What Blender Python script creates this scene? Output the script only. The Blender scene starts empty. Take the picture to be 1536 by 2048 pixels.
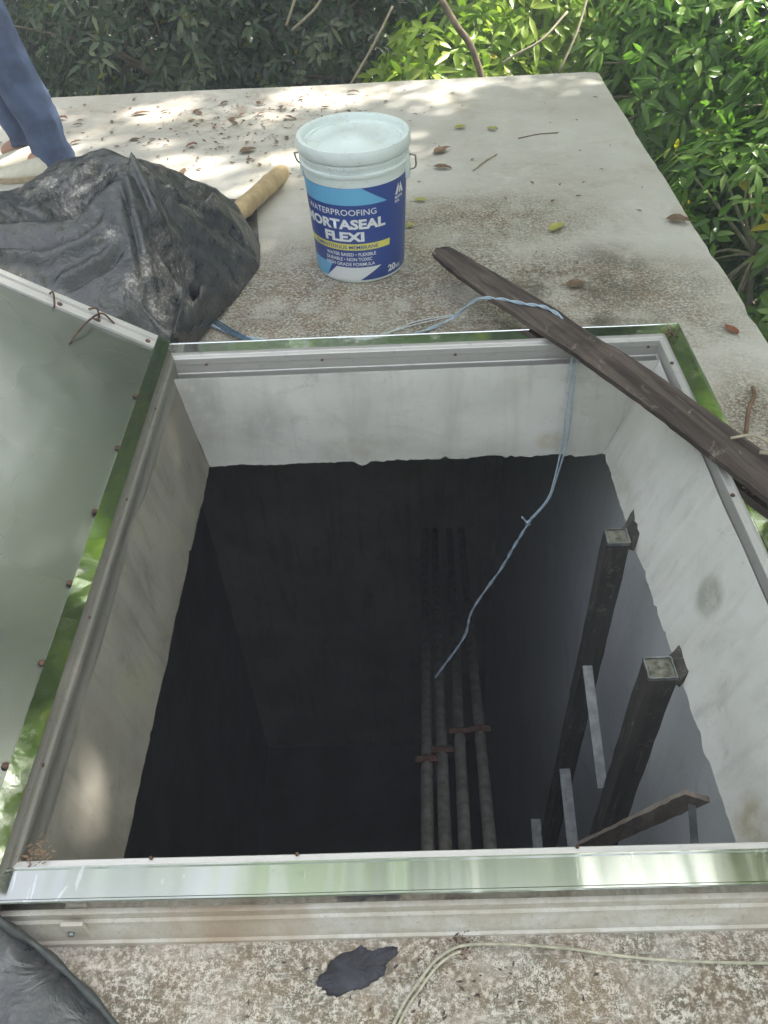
import bpy, bmesh, math, random
import numpy as np
from mathutils import Vector, Matrix, noise
from mathutils.geometry import delaunay_2d_cdt
random.seed(7)
R = math.radians
sc = bpy.context.scene
C = sc.collection

# ---------------------------------------------------------------- camera
def cam_axes(p, r, y):
    f = Vector((math.sin(y)*math.cos(p), math.cos(y)*math.cos(p), -math.sin(p)))
    rt = Vector((math.cos(y), -math.sin(y), 0)); up = rt.cross(f)
    c, s = math.cos(r), math.sin(r)
    return c*rt + s*up, -s*rt + c*up, -f
cd = bpy.data.cameras.new('camera')
cam = bpy.data.objects.new('camera', cd); C.objects.link(cam); sc.camera = cam
ax = cam_axes(.770965, -.057367, -.031343)
M = Matrix((ax[0], ax[1], ax[2])).transposed().to_4x4()
M.translation = Vector((0, 0, 1.2)); cam.matrix_world = M
cd.sensor_fit = 'VERTICAL'; cd.sensor_height = 24; cd.lens = 24*1638.2/2048
cd.clip_start = .02; cd.clip_end = 500

# ---------------------------------------------------------------- light
SUN = Vector((.62, .30, .80)).normalized()
w = bpy.data.worlds.new('World'); sc.world = w; w.use_nodes = True
nt = w.node_tree; bg = nt.nodes['Background']
sky = nt.nodes.new('ShaderNodeTexSky'); sky.sky_type = 'NISHITA'; sky.sun_disc = False
sky.sun_elevation = math.asin(SUN.z); sky.sun_rotation = math.atan2(SUN.x, SUN.y)
sky.air_density = 1.0; sky.dust_density = 3.0; sky.ozone_density = 1.0
hs = nt.nodes.new('ShaderNodeHueSaturation'); hs.inputs['Saturation'].default_value = .30; hs.inputs['Value'].default_value = 1.0   # milky, hazy sky
nt.links.new(sky.outputs[0], hs.inputs['Color']); nt.links.new(hs.outputs[0], bg.inputs[0]); bg.inputs[1].default_value = .15
sl = bpy.data.lights.new('sun', 'SUN'); sl.energy = 3.2; sl.angle = R(.9); sl.color = (1, .95, .86)
so = bpy.data.objects.new('sun', sl); C.objects.link(so)
so.rotation_euler = SUN.to_track_quat('Z', 'Y').to_euler(); so.location = (4, 2, 8)
sc.view_settings.view_transform = 'Standard'; sc.view_settings.look = 'None'
sc.view_settings.exposure = 2.28; sc.view_settings.gamma = 1
sc.cycles.max_bounces = 8; sc.cycles.diffuse_bounces = 4; sc.cycles.glossy_bounces = 4
sc.cycles.transmission_bounces = 4; sc.cycles.transparent_max_bounces = 6
sc.cycles.sample_clamp_indirect = 6
sc.cycles.volume_bounces = 0
HAZE = .018

# ---------------------------------------------------------------- materials
class NT:
    def __init__(s, name):
        s.m = bpy.data.materials.new(name); s.m.use_nodes = True
        s.t = s.m.node_tree; s.b = s.t.nodes['Principled BSDF']; s.co = None
    def n(s, typ, **k):
        x = s.t.nodes.new('ShaderNode'+typ)
        for a, v in k.items(): setattr(x, a, v)
        return x
    def set(s, sock, v):
        if isinstance(v, bpy.types.NodeSocket): s.t.links.new(v, sock)
        elif isinstance(v, (tuple, list)) and sock.type == 'RGBA' and len(v) == 3: sock.default_value = (*v, 1)
        else: sock.default_value = v
    def obj(s, scale=(1, 1, 1), loc=(0, 0, 0)):
        if s.co is None: s.co = s.n('TexCoord').outputs['Object']
        if scale == (1, 1, 1) and loc == (0, 0, 0): return s.co
        m = s.n('Mapping'); s.set(m.inputs[0], s.co); m.inputs['Scale'].default_value = scale; m.inputs['Location'].default_value = loc
        return m.outputs[0]
    def noise(s, sc_, detail=6, rough=.6, vec=None, dist=0.0):
        x = s.n('TexNoise'); s.set(x.inputs['Vector'], vec or s.obj()); x.inputs['Scale'].default_value = sc_
        x.inputs['Detail'].default_value = detail; x.inputs['Roughness'].default_value = rough; x.inputs['Distortion'].default_value = dist
        return x.outputs[0]
    def ramp(s, v, a, b, lo=0.0, hi=1.0):
        x = s.n('MapRange'); x.interpolation_type = 'SMOOTHSTEP'; s.set(x.inputs[0], v)
        for i, q in enumerate((a, b, lo, hi)): s.set(x.inputs[i+1], q)
        return x.outputs[0]
    def math(s, op, a, b=0.0, c=None):
        x = s.n('Math', operation=op); s.set(x.inputs[0], a); s.set(x.inputs[1], b)
        if c is not None: s.set(x.inputs[2], c)
        return x.outputs[0]
    def mix(s, f, a, b, mode='MIX'):
        x = s.n('Mix', data_type='RGBA', blend_type=mode); s.set(x.inputs[0], f); s.set(x.inputs[6], a); s.set(x.inputs[7], b)
        return x.outputs[2]
    def bump(s, h, st=.3, d=.01):
        x = s.n('Bump'); s.set(x.inputs['Height'], h); x.inputs['Strength'].default_value = st; x.inputs['Distance'].default_value = d
        s.t.links.new(x.outputs[0], s.b.inputs['Normal']); return x
    def blob(s, c, r0, r1, sq=(1, 1, 1)):
        v = s.n('VectorMath', operation='SUBTRACT'); s.set(v.inputs[0], s.obj()); v.inputs[1].default_value = c
        q = s.n('VectorMath', operation='DIVIDE'); s.set(q.inputs[0], v.outputs[0]); q.inputs[1].default_value = sq
        l = s.n('VectorMath', operation='LENGTH'); s.set(l.inputs[0], q.outputs[0])
        return s.ramp(l.outputs['Value'], r0, r1, 1.0, 0.0)
    def out(s, col=None, rough=None, metal=None, spec=None):
        for k, v in (('Base Color', col), ('Roughness', rough), ('Metallic', metal), ('Specular IOR Level', spec)):
            if v is not None: s.set(s.b.inputs[k], v)
        return s.m

def simple(name, col, rough=.6, metal=0, var=.15, scale=30, bump=.1, spec=None, bd=.002):
    t = NT(name); n = t.noise(scale)
    c = t.mix(t.ramp(n, .3, .7), tuple(q*(1-var) for q in col), tuple(min(1, q*(1+var)) for q in col))
    if bump: t.bump(n, bump, bd)
    return t.out(c, rough, metal, spec)

def m_concrete():
    t = NT('roof_concrete')
    big = t.noise(1.3, 5, .6); mid = t.noise(7, 8, .65, dist=.3); fine = t.noise(120, 6, .75); gr = t.noise(420, 3, .6); blot = t.noise(22, 6, .7, dist=.5)
    col = t.mix(t.ramp(big, .35, .65), (.50, .465, .41), (.60, .57, .52))
    col = t.mix(t.ramp(mid, .52, .72, 0, .55), col, (.66, .64, .59))
    col = t.mix(t.ramp(t.noise(3.1, 6, .7, dist=.6), .5, .72, 0, .6), col, (.36, .31, .22))
    col = t.mix(t.ramp(t.noise(16, 8, .75), .56, .74, 0, .5), col, (.33, .28, .21))
    m = t.blob((.52, 2.12, 0), .15, .55, (1.1, .65, 1))
    for c, a, b, q in (((-.25, 2.0, 0), .05, .5, (1.3, .7, 1)), ((.0, .22, 0), .3, 1.0, (1.6, .25, 1)), ((.84, 1.45, 0), .05, .5, (.35, .9, 1)),
                       ((-.45, 2.15, 0), .1, .45, (.7, .9, 1)), ((.15, 2.35, 0), .05, .5, (.8, .7, 1))):
        m = t.math('MAXIMUM', m, t.blob(c, a, b, q))
    for c, a, b, q in (((-.1, 2.2, 0), .1, .7, (1.3, .6, 1)), ((.3, 1.95, 0), .2, .6, (1.5, .5, 1)), ((0, .15, 0), .5, 1.3, (1.8, .35, 1)), ((.3, 2.6, 0), .05, .6, (1.0, .5, 1))):
        m = t.math('MAXIMUM', m, t.blob(c, a, b, q))
    m = t.math('MULTIPLY', m, t.ramp(mid, .34, .55, .45, 1.0))
    sp = t.math('ADD', t.math('MULTIPLY', fine, .45), t.math('MULTIPLY', gr, .55))
    spk = t.ramp(sp, .49, .535)
    dirt = t.mix(t.ramp(t.noise(11, 5, .6), .4, .6), (.20, .145, .085), (.12, .115, .075))
    dirt = t.mix(spk, dirt, t.mix(t.ramp(blot, .42, .6), (.33, .27, .205), (.60, .54, .465)))
    dirt = t.mix(t.ramp(t.noise(34, 5, .7), .56, .66, 0, .65), dirt, (.15, .115, .08))
    col = t.mix(t.math('MULTIPLY', m, .92), col, dirt)
    g2 = t.noise(115, 4, .7); gm = t.math('MULTIPLY', m, t.ramp(t.n('SeparateXYZ').outputs[1] if 0 else t.noise(5, 4, .6), .40, .55, .35, 1.0))
    col = t.mix(t.math('MULTIPLY', gm, t.ramp(g2, .50, .57, 0, .8)), col, (.13, .10, .07))
    col = t.mix(t.math('MULTIPLY', m, t.ramp(g2, .46, .40, 0, .55)), col, (.72, .66, .59))
    dk = t.blob((.50, 2.13, 0), .1, .5, (.62, .33, 1))
    dk = t.math('MAXIMUM', dk, t.blob((.45, 1.93, 0), .1, .5, (.75, .2, 1)))
    dk = t.math('MAXIMUM', dk, t.math('MULTIPLY', t.blob((.66, 2.3, 0), .1, .5, (.35, .3, 1)), .6))
    dk = t.math('MULTIPLY', dk, t.ramp(t.math('ADD', t.math('MULTIPLY', mid, .5), t.math('MULTIPLY', fine, .5)), .44, .56))
    col = t.mix(t.math('MULTIPLY', dk, .85), col, (.085, .07, .05))
    lm = t.math('MULTIPLY', t.blob((-.7, 3.75, 0), .2, .9, (1.1, .45, 1)), t.ramp(t.noise(9, 7, .75, dist=.8), .48, .62))
    col = t.mix(t.math('MULTIPLY', lm, .6), col, (.27, .19, .13))
    # fine dark speckle all over and hairline scuffs
    col = t.mix(t.ramp(sp, .40, .34, 0, .55), col, (.16, .13, .10))
    sc1 = t.noise(26, 3, .5, t.obj((1, 6, 1)), .8)
    col = t.mix(t.ramp(sc1, .60, .68, 0, .28), col, (.75, .74, .71))
    h = t.math('ADD', t.math('MULTIPLY', mid, .8), t.math('MULTIPLY', sp, .6))
    t.bump(h, .45, .006)
    return t.out(col, t.ramp(mid, .3, .7, .65, .95), spec=.35)

def m_paint(name, a, b, streak=.5, stain=(.34, .29, .2), green=.0, spots=()):
    t = NT(name)
    n1 = t.noise(3, 6, .6); n2 = t.noise(20, 7, .7); st = t.noise(16, 5, .6, t.obj((1, 1, .12)), .3)
    col = t.mix(t.ramp(n1, .35, .65), a, b)
    col = t.mix(t.ramp(st, .5, .72, 0, streak), col, tuple(q*.72 for q in a))
    col = t.mix(t.ramp(n2, .58, .75, 0, .35), col, stain)
    col = t.mix(t.ramp(t.noise(5, 3, .5), .62, .72, 0, .35), col, tuple(q*.8 for q in a))
    col = t.mix(t.ramp(t.noise(7.5, 7, .75, dist=.9), .56, .70, 0, .45), col, tuple(q*.62 for q in a))
    col = t.mix(t.ramp(t.noise(90, 4, .7), .64, .72, 0, .4), col, tuple(q*.5 for q in a))
    for c_, rr0, rr1, sq, sc_, am in spots: col = t.mix(t.math('MULTIPLY', t.math('MULTIPLY', t.blob(c_, rr0, rr1, sq), am), t.ramp(n2, .35, .6, .4, 1.0)), col, sc_)
    if green: col = t.mix(t.ramp(t.noise(6, 4, .6), .5, .7, 0, green), col, (.28, .27, .13))
    t.bump(t.math('ADD', n2, t.math('MULTIPLY', t.noise(4, 3), 2)), .35, .006)
    return t.out(col, .8, spec=.25)

def m_metal(name, col, rough, streak, bumpst, wob, dirt=.3, axis=(1, 1, 1), met=1.0, rv=.15):
    t = NT(name)
    n = t.noise(40, 6, .7); long_ = t.noise(60, 4, .6, t.obj(axis), .2); w_ = t.noise(5.5, 2, .5)
    c = t.mix(t.ramp(n, .55, .75, 0, dirt), col, tuple(q*.45 for q in col))
    c = t.mix(t.ramp(long_, .58, .7, 0, streak), c, tuple(min(1, q*1.2) for q in col))
    b = t.bump(t.math('ADD', t.math('MULTIPLY', w_, wob), t.math('MULTIPLY', long_, .03)), bumpst, .01)
    return t.out(c, t.ramp(n, .45, .8, rough, rough+rv), met)

def m_tarp():
    t = NT('black_tarpaulin')
    n = t.noise(6, 5, .6); f = t.noise(150, 6, .8); v = t.noise(24, 9, .82); big = t.noise(4.2, 3, .5, t.obj(loc=(3, 1.3, 0)))
    c = t.mix(t.ramp(n, .35, .65), (.016, .019, .023), (.032, .036, .041))
    msk = t.ramp(big, .46, .60)
    film = t.math('MULTIPLY', t.ramp(v, .40, .62), t.math('ADD', t.math('MULTIPLY', msk, .5), .13))
    c = t.mix(film, c, (.26, .225, .205))
    chips = t.math('MULTIPLY', t.ramp(t.math('ADD', t.math('MULTIPLY', f, .45), t.math('MULTIPLY', v, .55)), .535, .565), t.math('ADD', t.math('MULTIPLY', msk, .75), .06))
    c = t.mix(chips, c, (.50, .47, .44))
    wr = t.noise(17, 4, .55, dist=.6)
    t.bump(t.math('ADD', t.math('MULTIPLY', t.math('ABSOLUTE', t.math('SUBTRACT', wr, .5)), 1.6), t.math('MULTIPLY', f, .08)), .5, .012)
    return t.out(c, t.ramp(v, .35, .65, .24, .52), spec=.9)

def m_wood(name, a, b, light, axis, flecks=False, rz=0):
    t = NT(name)
    mp = t.n('Mapping'); t.set(mp.inputs[0], t.obj()); mp.inputs['Rotation'].default_value = (0, 0, rz); t.co = mp.outputs[0]
    g = t.noise(30, 8, .7, t.obj(axis), .6); g2 = t.noise(90, 5, .7, t.obj(axis)); n = t.noise(8, 5)
    c = t.mix(t.ramp(g, .35, .65), a, b)
    c = t.mix(t.ramp(g2, .6, .72, 0, .6), c, light)
    c = t.mix(t.ramp(t.noise(14, 6, .8, dist=.8), .60, .66, 0, .55), c, light)
    c = t.mix(t.ramp(n, .58, .75, 0, .5), c, tuple(q*.4 for q in a))
    if flecks: c = t.mix(t.ramp(t.noise(45, 7, .8, dist=1.0), .60, .66, 0, .8), c, (.42, .40, .36))
    t.bump(t.math('ADD', g, t.math('MULTIPLY', g2, .5)), .9, .006)
    return t.out(c, .78, spec=.3)

def m_leaf(name, dark, mid, light, yellow=.03, gloss=.33):
    t = NT(name)
    at = t.n('Attribute', attribute_name='tint').outputs['Fac']
    c = t.mix(t.ramp(at, 0, .55), dark, mid); c = t.mix(t.ramp(at, .5, 1.0-yellow), c, light)
    if yellow: c = t.mix(t.ramp(at, 1-yellow-.005, 1-yellow), c, (.42, .36, .03))
    t.out(c, gloss, spec=.55)
    tr = t.n('BsdfTranslucent'); t.set(tr.inputs[0], t.mix(1.0, c, (1.0, 1.22, .55), 'MULTIPLY'))
    mx = t.n('MixShader'); mx.inputs[0].default_value = .5
    t.t.links.new(t.b.outputs[0], mx.inputs[1]); t.t.links.new(tr.outputs[0], mx.inputs[2])
    t.t.links.new(mx.outputs[0], t.t.nodes['Material Output'].inputs[0])
    return t.m

MT = {}
MT['conc'] = m_concrete()
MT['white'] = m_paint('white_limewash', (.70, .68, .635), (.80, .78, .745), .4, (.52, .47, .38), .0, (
    ((.582, 1.03, -.065), .5, 1.0, (.2, .055, .055), (.36, .35, .31), .8), ((.39, 1.66, -.17), .3, 1.0, (.05, .3, .04), (.50, .42, .26), .7),
    ((-.36, 1.66, -.10), .2, 1.0, (.12, .3, .10), (.40, .41, .38), .6), ((-.10, 1.66, -.18), .2, 1.0, (.25, .3, .06), (.46, .43, .37), .5),
    ((.555, .62, -.17), .2, 1.0, (.2, .07, .07), (.42, .35, .22), .8), ((.53, 1.5, -.2), .2, 1.0, (.3, .2, .05), (.5, .47, .4), .6),
    ((-.50, 1.66, -.02), .2, 1.0, (.1, .3, .25), (.42, .41, .38), .6)))
MT['shade'] = m_paint('shaded_stained_plaster', (.21, .195, .165), (.29, .275, .24), .6, (.16, .13, .09), .25)  # limewash darkened to carry the left wall's shade, with beige stains
MT['pit'] = m_paint('shaft_plaster', (.80, .82, .84), (.85, .87, .89), .2, (.6, .6, .6))  # right shaft wall, paled to carry the light falling on it
MT['pitdark'] = m_paint('shaded_shaft_plaster', (.07, .076, .082), (.10, .106, .112), .3, (.15, .14, .13))  # remaining shaft surfaces, the shaft's shade put into a near-black colour
MT['outer'] = m_paint('weathered_wall', (.32, .31, .28), (.42, .41, .37), .6, (.12, .12, .07), .4)
MT['mirror'] = m_metal('bright_steel_strip', (.74, .75, .73), .05, .25, .20, 1.0, .25, (1, 1, 1))
def m_brushed():
    t = NT('rolled_steel_strip'); w1 = t.noise(3.6, 2, .5, t.obj((2.2, .3, 1))); d = t.noise(50, 6, .75)
    c = t.mix(t.ramp(d, .58, .75, 0, .4), (.42, .435, .41), (.25, .24, .21)); c = t.mix(t.ramp(t.noise(34, 4, .6, t.obj((1, .25, 1)), 1.2), .62, .66, 0, .3), c, (.88, .88, .88))
    t.bump(w1, .85, .012)
    t.b.inputs['Anisotropic'].default_value = .95; v = t.n('CombineXYZ'); v.inputs[1].default_value = 1.0; t.set(t.b.inputs['Tangent'], v.outputs[0])
    return t.out(c, .15, 1.0)
def m_panel():
    t = NT('satin_steel_sheet'); w1 = t.noise(3.2, 3, .5); sc_ = t.noise(30, 6, .65, t.obj((.25, 1, 1)), .6); d = t.noise(2.2, 2, .5)
    c = t.mix(t.ramp(d, .3, .7, 0, .35), (.31, .32, .31), (.25, .27, .24)); c = t.mix(t.ramp(sc_, .62, .75, 0, .18), c, (.5, .52, .5))
    t.bump(w1, .12, .03)
    return t.out(c, t.ramp(d, .3, .7, .22, .30), .95)
MT['brushed'] = m_brushed(); MT['satin'] = m_panel()
MT['lip'] = m_metal('dull_aluminium', (.62, .60, .58), .5, .4, .2, .3, .35, (.1, 1, 1), .45)
MT['panel'] = m_metal('satin_steel_sheet', (.36, .38, .36), .27, .10, .10, .8, .03, (1, .06, 1), .92, .03)
MT['hingeside'] = m_metal('grimy_aluminium', (.27, .26, .23), .55, .3, .2, .3, .5, (1, .1, 1), .5)
t = NT('chalky_aluminium'); n = t.noise(14, 7, .7); f = t.noise(120, 5, .7)
c = t.mix(t.ramp(n, .4, .65), (.50, .46, .39), (.62, .60, .55)); c = t.mix(t.ramp(t.noise(3, 4, .6, t.obj((1, .3, .3))), .52, .66, 0, .75), c, (.36, .26, .17))
c = t.mix(t.ramp(f, .55, .68, 0, .45), c, (.3, .26, .2)); t.bump(t.math('ADD', n, f), .3, .003); MT['mould'] = t.out(c, .6, .15)
MT['rust'] = simple('rust', (.10, .05, .032), .8, 0, .5, 60, .5)
MT['tarp'] = m_tarp()
MT['hem'] = simple('tarp_hem', (.045, .05, .048), .4, 0, .3, 60, .3)
MT['bamboo'] = simple('bamboo_skin', (.50, .37, .21), .5, 0, .2, 25, .2)
MT['plank'] = m_wood('weathered_brown_wood', (.045, .034, .030), (.135, .105, .090), (.34, .29, .25), (1, .05, 1), False, R(-24.3))
MT['post'] = m_wood('tarred_rail', (.05, .047, .042), (.10, .092, .08), (.32, .29, .24), (1, 1, .05), True)
MT['cut'] = simple('rail_end', (.17, .165, .125), .9, 0, .6, 60, .4)
MT['batten'] = m_wood('grey_brown_timber', (.28, .22, .185), (.44, .37, .32), (.42, .36, .32), (1, 1, .08))
MT['strap'] = simple('galvanised_strap', (.30, .31, .31), .45, .8, .25, 40, .2)
MT['pipe'] = simple('dull_grey_pipe', (.20, .19, .17), .6, .2, .3, 25, .2)
MT['pail'] = simple('pale_mint_plastic', (.78, .85, .84), .32, 0, .04, 8, .03, .5)
t = NT('scuffed_mint_plastic'); c = t.mix(t.ramp(t.noise(12, 7, .75, dist=.8), .52, .68, 0, .5), (.78, .85, .84), (.60, .60, .53)); c = t.mix(t.ramp(t.noise(80, 5, .75), .60, .68, 0, .6), c, (.42, .37, .29))
t.bump(t.noise(25, 6, .7), .12, .002); MT['pail'] = t.out(c, t.ramp(t.noise(20, 5), .4, .65, .28, .55), spec=.5)
MT['navy'] = simple('navy_print', (.035, .075, .30), .38, 0, .05, 8, 0)
MT['sky'] = simple('light_blue_print', (.16, .47, .76), .38, 0, .05, 8, 0)
MT['ink'] = simple('white_print', (.80, .82, .86), .4, 0, .03, 8, 0)
MT['yel'] = simple('yellow_print', (.75, .70, .16), .4, 0, .04, 8, 0)
MT['wire'] = simple('handle_wire', (.3, .3, .3), .35, .9, .1, 20, 0)
MT['cord'] = simple('pale_blue_cord', (.42, .52, .62), .55, 0, .15, 90, .3)
MT['film'] = simple('clear_plastic_twine', (.62, .66, .68), .35, 0, .15, 90, .3)
MT['bluerope'] = simple('faded_blue_rope', (.08, .14, .20), .6, 0, .3, 90, .4)
MT['cable'] = simple('pale_grey_cable', (.42, .40, .30), .6, 0, .3, 60, .2)
MT['denim'] = simple('blue_trouser_cloth', (.085, .115, .20), .85, 0, .22, 14, .35, .2, .004)
MT['skin'] = simple('skin', (.46, .25, .18), .55, 0, .1, 20, .1)
MT['shoe'] = simple('cream_canvas', (.66, .62, .50), .8, 0, .06, 40, .2)
MT['sole'] = simple('tan_rubber', (.42, .33, .22), .7, 0, .15, 30, .1)
MT['shirt'] = simple('grey_shirt_cloth', (.25, .26, .28), .9, 0, .1, 20, .2)
MT['hair'] = simple('black_hair', (.02, .015, .012), .5, 0, .2, 80, .4)
MT['tar'] = simple('black_tar', (.035, .035, .045), .55, 0, .5, 40, .8, .4, .006)
MT['bark'] = simple('bark', (.20, .16, .115), .9, 0, .35, 20, .8, .2, .01)
MT['twig'] = simple('pale_twig', (.40, .35, .25), .8, 0, .2, 30, .3)
MT['soil'] = simple('forest_floor', (.07, .06, .035), .95, 0, .5, 2.0, .5, .2, .05)
MT['dry'] = simple('dead_leaf_brown', (.17, .105, .06), .75, 0, .3, 40, .3)
MT['red'] = simple('dead_leaf_russet', (.25, .085, .04), .7, 0, .3, 40, .3)
MT['olive'] = simple('fallen_leaf_yellow_green', (.38, .36, .09), .65, 0, .2, 40, .3)
MT['L_bright'] = m_leaf('glossy_bright_leaves', (.08, .16, .035), (.17, .31, .065), (.38, .52, .15), .025, .28)
MT['L_mid'] = m_leaf('mid_green_leaves', (.045, .10, .03), (.085, .175, .05), (.20, .31, .09), .01)
MT['L_dark'] = m_leaf('dark_green_leaves', (.035, .065, .035), (.065, .11, .055), (.32, .37, .22), .004, .28)
MT['L_yel'] = m_leaf('yellow_green_leaves', (.13, .21, .025), (.27, .40, .05), (.50, .56, .12), .05)

# ---------------------------------------------------------------- mesh helpers
def tag(o, label=None, cat=None, group=None, kind=None):
    for k, v in (('label', label), ('category', cat), ('group', group), ('kind', kind)):
        if v: o[k] = v
    return o
def empty(name, loc=(0, 0, 0), label=None, cat=None, group=None):
    o = bpy.data.objects.new(name, None); C.objects.link(o); o.location = loc; o.empty_display_size = .05
    return tag(o, label, cat, group)
def link(name, me, mat, parent=None, smooth=False):
    if mat is not None: me.materials.append(mat)
    o = bpy.data.objects.new(name, me); C.objects.link(o)
    if parent is not None:
        o.parent = parent
        base = Vector((0, 0, 0)); p = parent
        while p is not None: base += p.location; p = p.parent
        o.location = -base if base.length else o.location
    if smooth: me.polygons.foreach_set('use_smooth', [True]*len(me.polygons))
    return o
# every child mesh is modelled in world coordinates; the object offset cancels its parent's
def child(name, me, mat, parent, smooth=False):
    me.materials.append(mat)
    o = bpy.data.objects.new(name, me); C.objects.link(o); o.parent = parent
    tot = Vector((0, 0, 0)); p = parent
    while p is not None: tot += p.location; p = p.parent
    o.location = -tot
    if smooth: me.polygons.foreach_set('use_smooth', [True]*len(me.polygons))
    return o
def pydata(name, v, f):
    me = bpy.data.meshes.new(name); me.from_pydata([tuple(a) for a in v], [], f); me.update(); return me
class MB:
    def __init__(s): s.v = []; s.f = []
    def add(s, v, f):
        o = len(s.v); s.v += [tuple(a) for a in v]; s.f += [tuple(i+o for i in q) for q in f]; return s
    def box(s, c, size, rot=None, taper=1.0):
        x, y, z = (q/2 for q in size); c = Vector(c)
        P = [Vector((sx*x*(taper if sz > 0 else 1), sy*y*(taper if sz > 0 else 1), sz*z)) for sz in (-1, 1) for sy in (-1, 1) for sx in (-1, 1)]
        if rot is not None: P = [rot @ p for p in P]
        return s.add([c+p for p in P], [(0, 2, 3, 1), (4, 5, 7, 6), (0, 1, 5, 4), (2, 6, 7, 3), (0, 4, 6, 2), (1, 3, 7, 5)])
    def bar(s, a, b, w, h, up=(0, 0, 1), n=1, jit=0.0):
        a, b = Vector(a), Vector(b); d = (b-a); L = d.length; d.normalize(); up = Vector(up)
        x = d.cross(up).normalized(); z = x.cross(d); V = []; F = []
        for i in range(n+1):
            c = a + d*L*i/n
            for sx, sz in ((-1, -1), (1, -1), (1, 1), (-1, 1)):
                q = c + x*sx*w/2 + z*sz*h/2
                if jit: q += Vector((random.uniform(-jit, jit), random.uniform(-jit, jit), random.uniform(-jit, jit)))
                V.append(q)
        for i in range(n):
            for k in range(4): F.append((i*4+k, i*4+(k+1) % 4, i*4+4+(k+1) % 4, i*4+4+k))
        F += [(3, 2, 1, 0), (n*4, n*4+1, n*4+2, n*4+3)]
        return s.add(V, F)
    def tube(s, pts, r, seg=8, cap=True):
        pts = [Vector(p) for p in pts]; n = len(pts)
        rs = r if isinstance(r, (list, tuple)) else [r]*n
        up = Vector((0, 0, 1)); V = []; F = []; last = None
        for i, p in enumerate(pts):
            d = (pts[min(i+1, n-1)]-pts[max(i-1, 0)]).normalized()
            if last is None:
                x = d.cross(up if abs(d.z) < .95 else Vector((1, 0, 0))).normalized()
            else:
                x = (last - d*last.dot(d)).normalized()
            last = x; y = d.cross(x)
            for k in range(seg):
                a = 2*math.pi*k/seg; V.append(p + (x*math.cos(a)+y*math.sin(a))*rs[i])
        for i in range(n-1):
            for k in range(seg): F.append((i*seg+k, i*seg+(k+1) % seg, (i+1)*seg+(k+1) % seg, (i+1)*seg+k))
        if cap: F += [tuple(range(seg))[::-1], tuple((n-1)*seg+k for k in range(seg))]
        return s.add(V, F)
    def lathe(s, prof, c, seg=64, tilt=None):
        V = []; F = []
        for r, z in prof:
            for k in range(seg):
                a = 2*math.pi*k/seg; V.append((c[0]+r*math.cos(a), c[1]+r*math.sin(a), c[2]+z))
        for i in range(len(prof)-1):
            for k in range(seg): F.append((i*seg+k, i*seg+(k+1) % seg, (i+1)*seg+(k+1) % seg, (i+1)*seg+k))
        return s.add(V, F)
    def me(s, name='m'): return pydata(name, s.v, s.f)
    def build(s, name, mat, parent=None, smooth=False, bevel=0.0):
        me = s.me(name)
        if bevel:
            bm = bmesh.new(); bm.from_mesh(me); bmesh.ops.recalc_face_normals(bm, faces=bm.faces)
            bmesh.ops.bevel(bm, geom=list(bm.edges), offset=bevel, segments=2, affect='EDGES', profile=.6); bm.to_mesh(me); bm.free()
        else:
            bm = bmesh.new(); bm.from_mesh(me); bmesh.ops.recalc_face_normals(bm, faces=bm.faces); bm.to_mesh(me); bm.free()
        return child(name, me, mat, parent, smooth)
def spline(pts, n=8):
    P = [Vector(p) for p in pts]; P = [P[0]*2-P[1]] + P + [P[-1]*2-P[-2]]; out = []
    for i in range(1, len(P)-2):
        for k in range(n):
            t = k/n; a, b, c, d = P[i-1:i+3]
            out.append(.5*((2*b)+(c-a)*t+(2*a-5*b+4*c-d)*t*t+(3*b-a-3*c+d)*t**3))
    out.append(P[-2]); return out
def smooth_auto(o, ang=35):
    me = o.data; me.polygons.foreach_set('use_smooth', [True]*len(me.polygons)); me.set_sharp_from_angle(angle=R(ang))
    return o

# ================================================================ SETTING
g = MB(); N = 24; S = 60
for j in range(N+1):
    for i in range(N+1):
        x = (i/N*2-1); y = (j/N*2-1); x = math.copysign(abs(x)**2.2, x)*S; y = math.copysign(abs(y)**2.2, y)*S
        g.v.append((x, y, -5.7 + .35*noise.noise(Vector((x*.2, y*.2, 0)))))
g.f = [(j*(N+1)+i, j*(N+1)+i+1, (j+1)*(N+1)+i+1, (j+1)*(N+1)+i) for j in range(N) for i in range(N)]
tag(g.build('ground', MT['soil'], None, True), kind='structure')

# ---------------------------------------------------------------- concrete building with roof opening
SX0, SX1, SY0, SY1 = -4.6, .96, -2.6, 4.05          # roof slab
HX0, HX1, HY0, HY1 = -.578, .695, .417, 1.762       # hatch curb, outer
IX0, IX1, IY0, IY1 = -.548, .632, .482, 1.664       # opening, inner
bld = empty('concrete_building', (0, 0, -5.6), 'weathered concrete roof with a square hatch opening onto a deep dark shaft', 'building')
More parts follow.
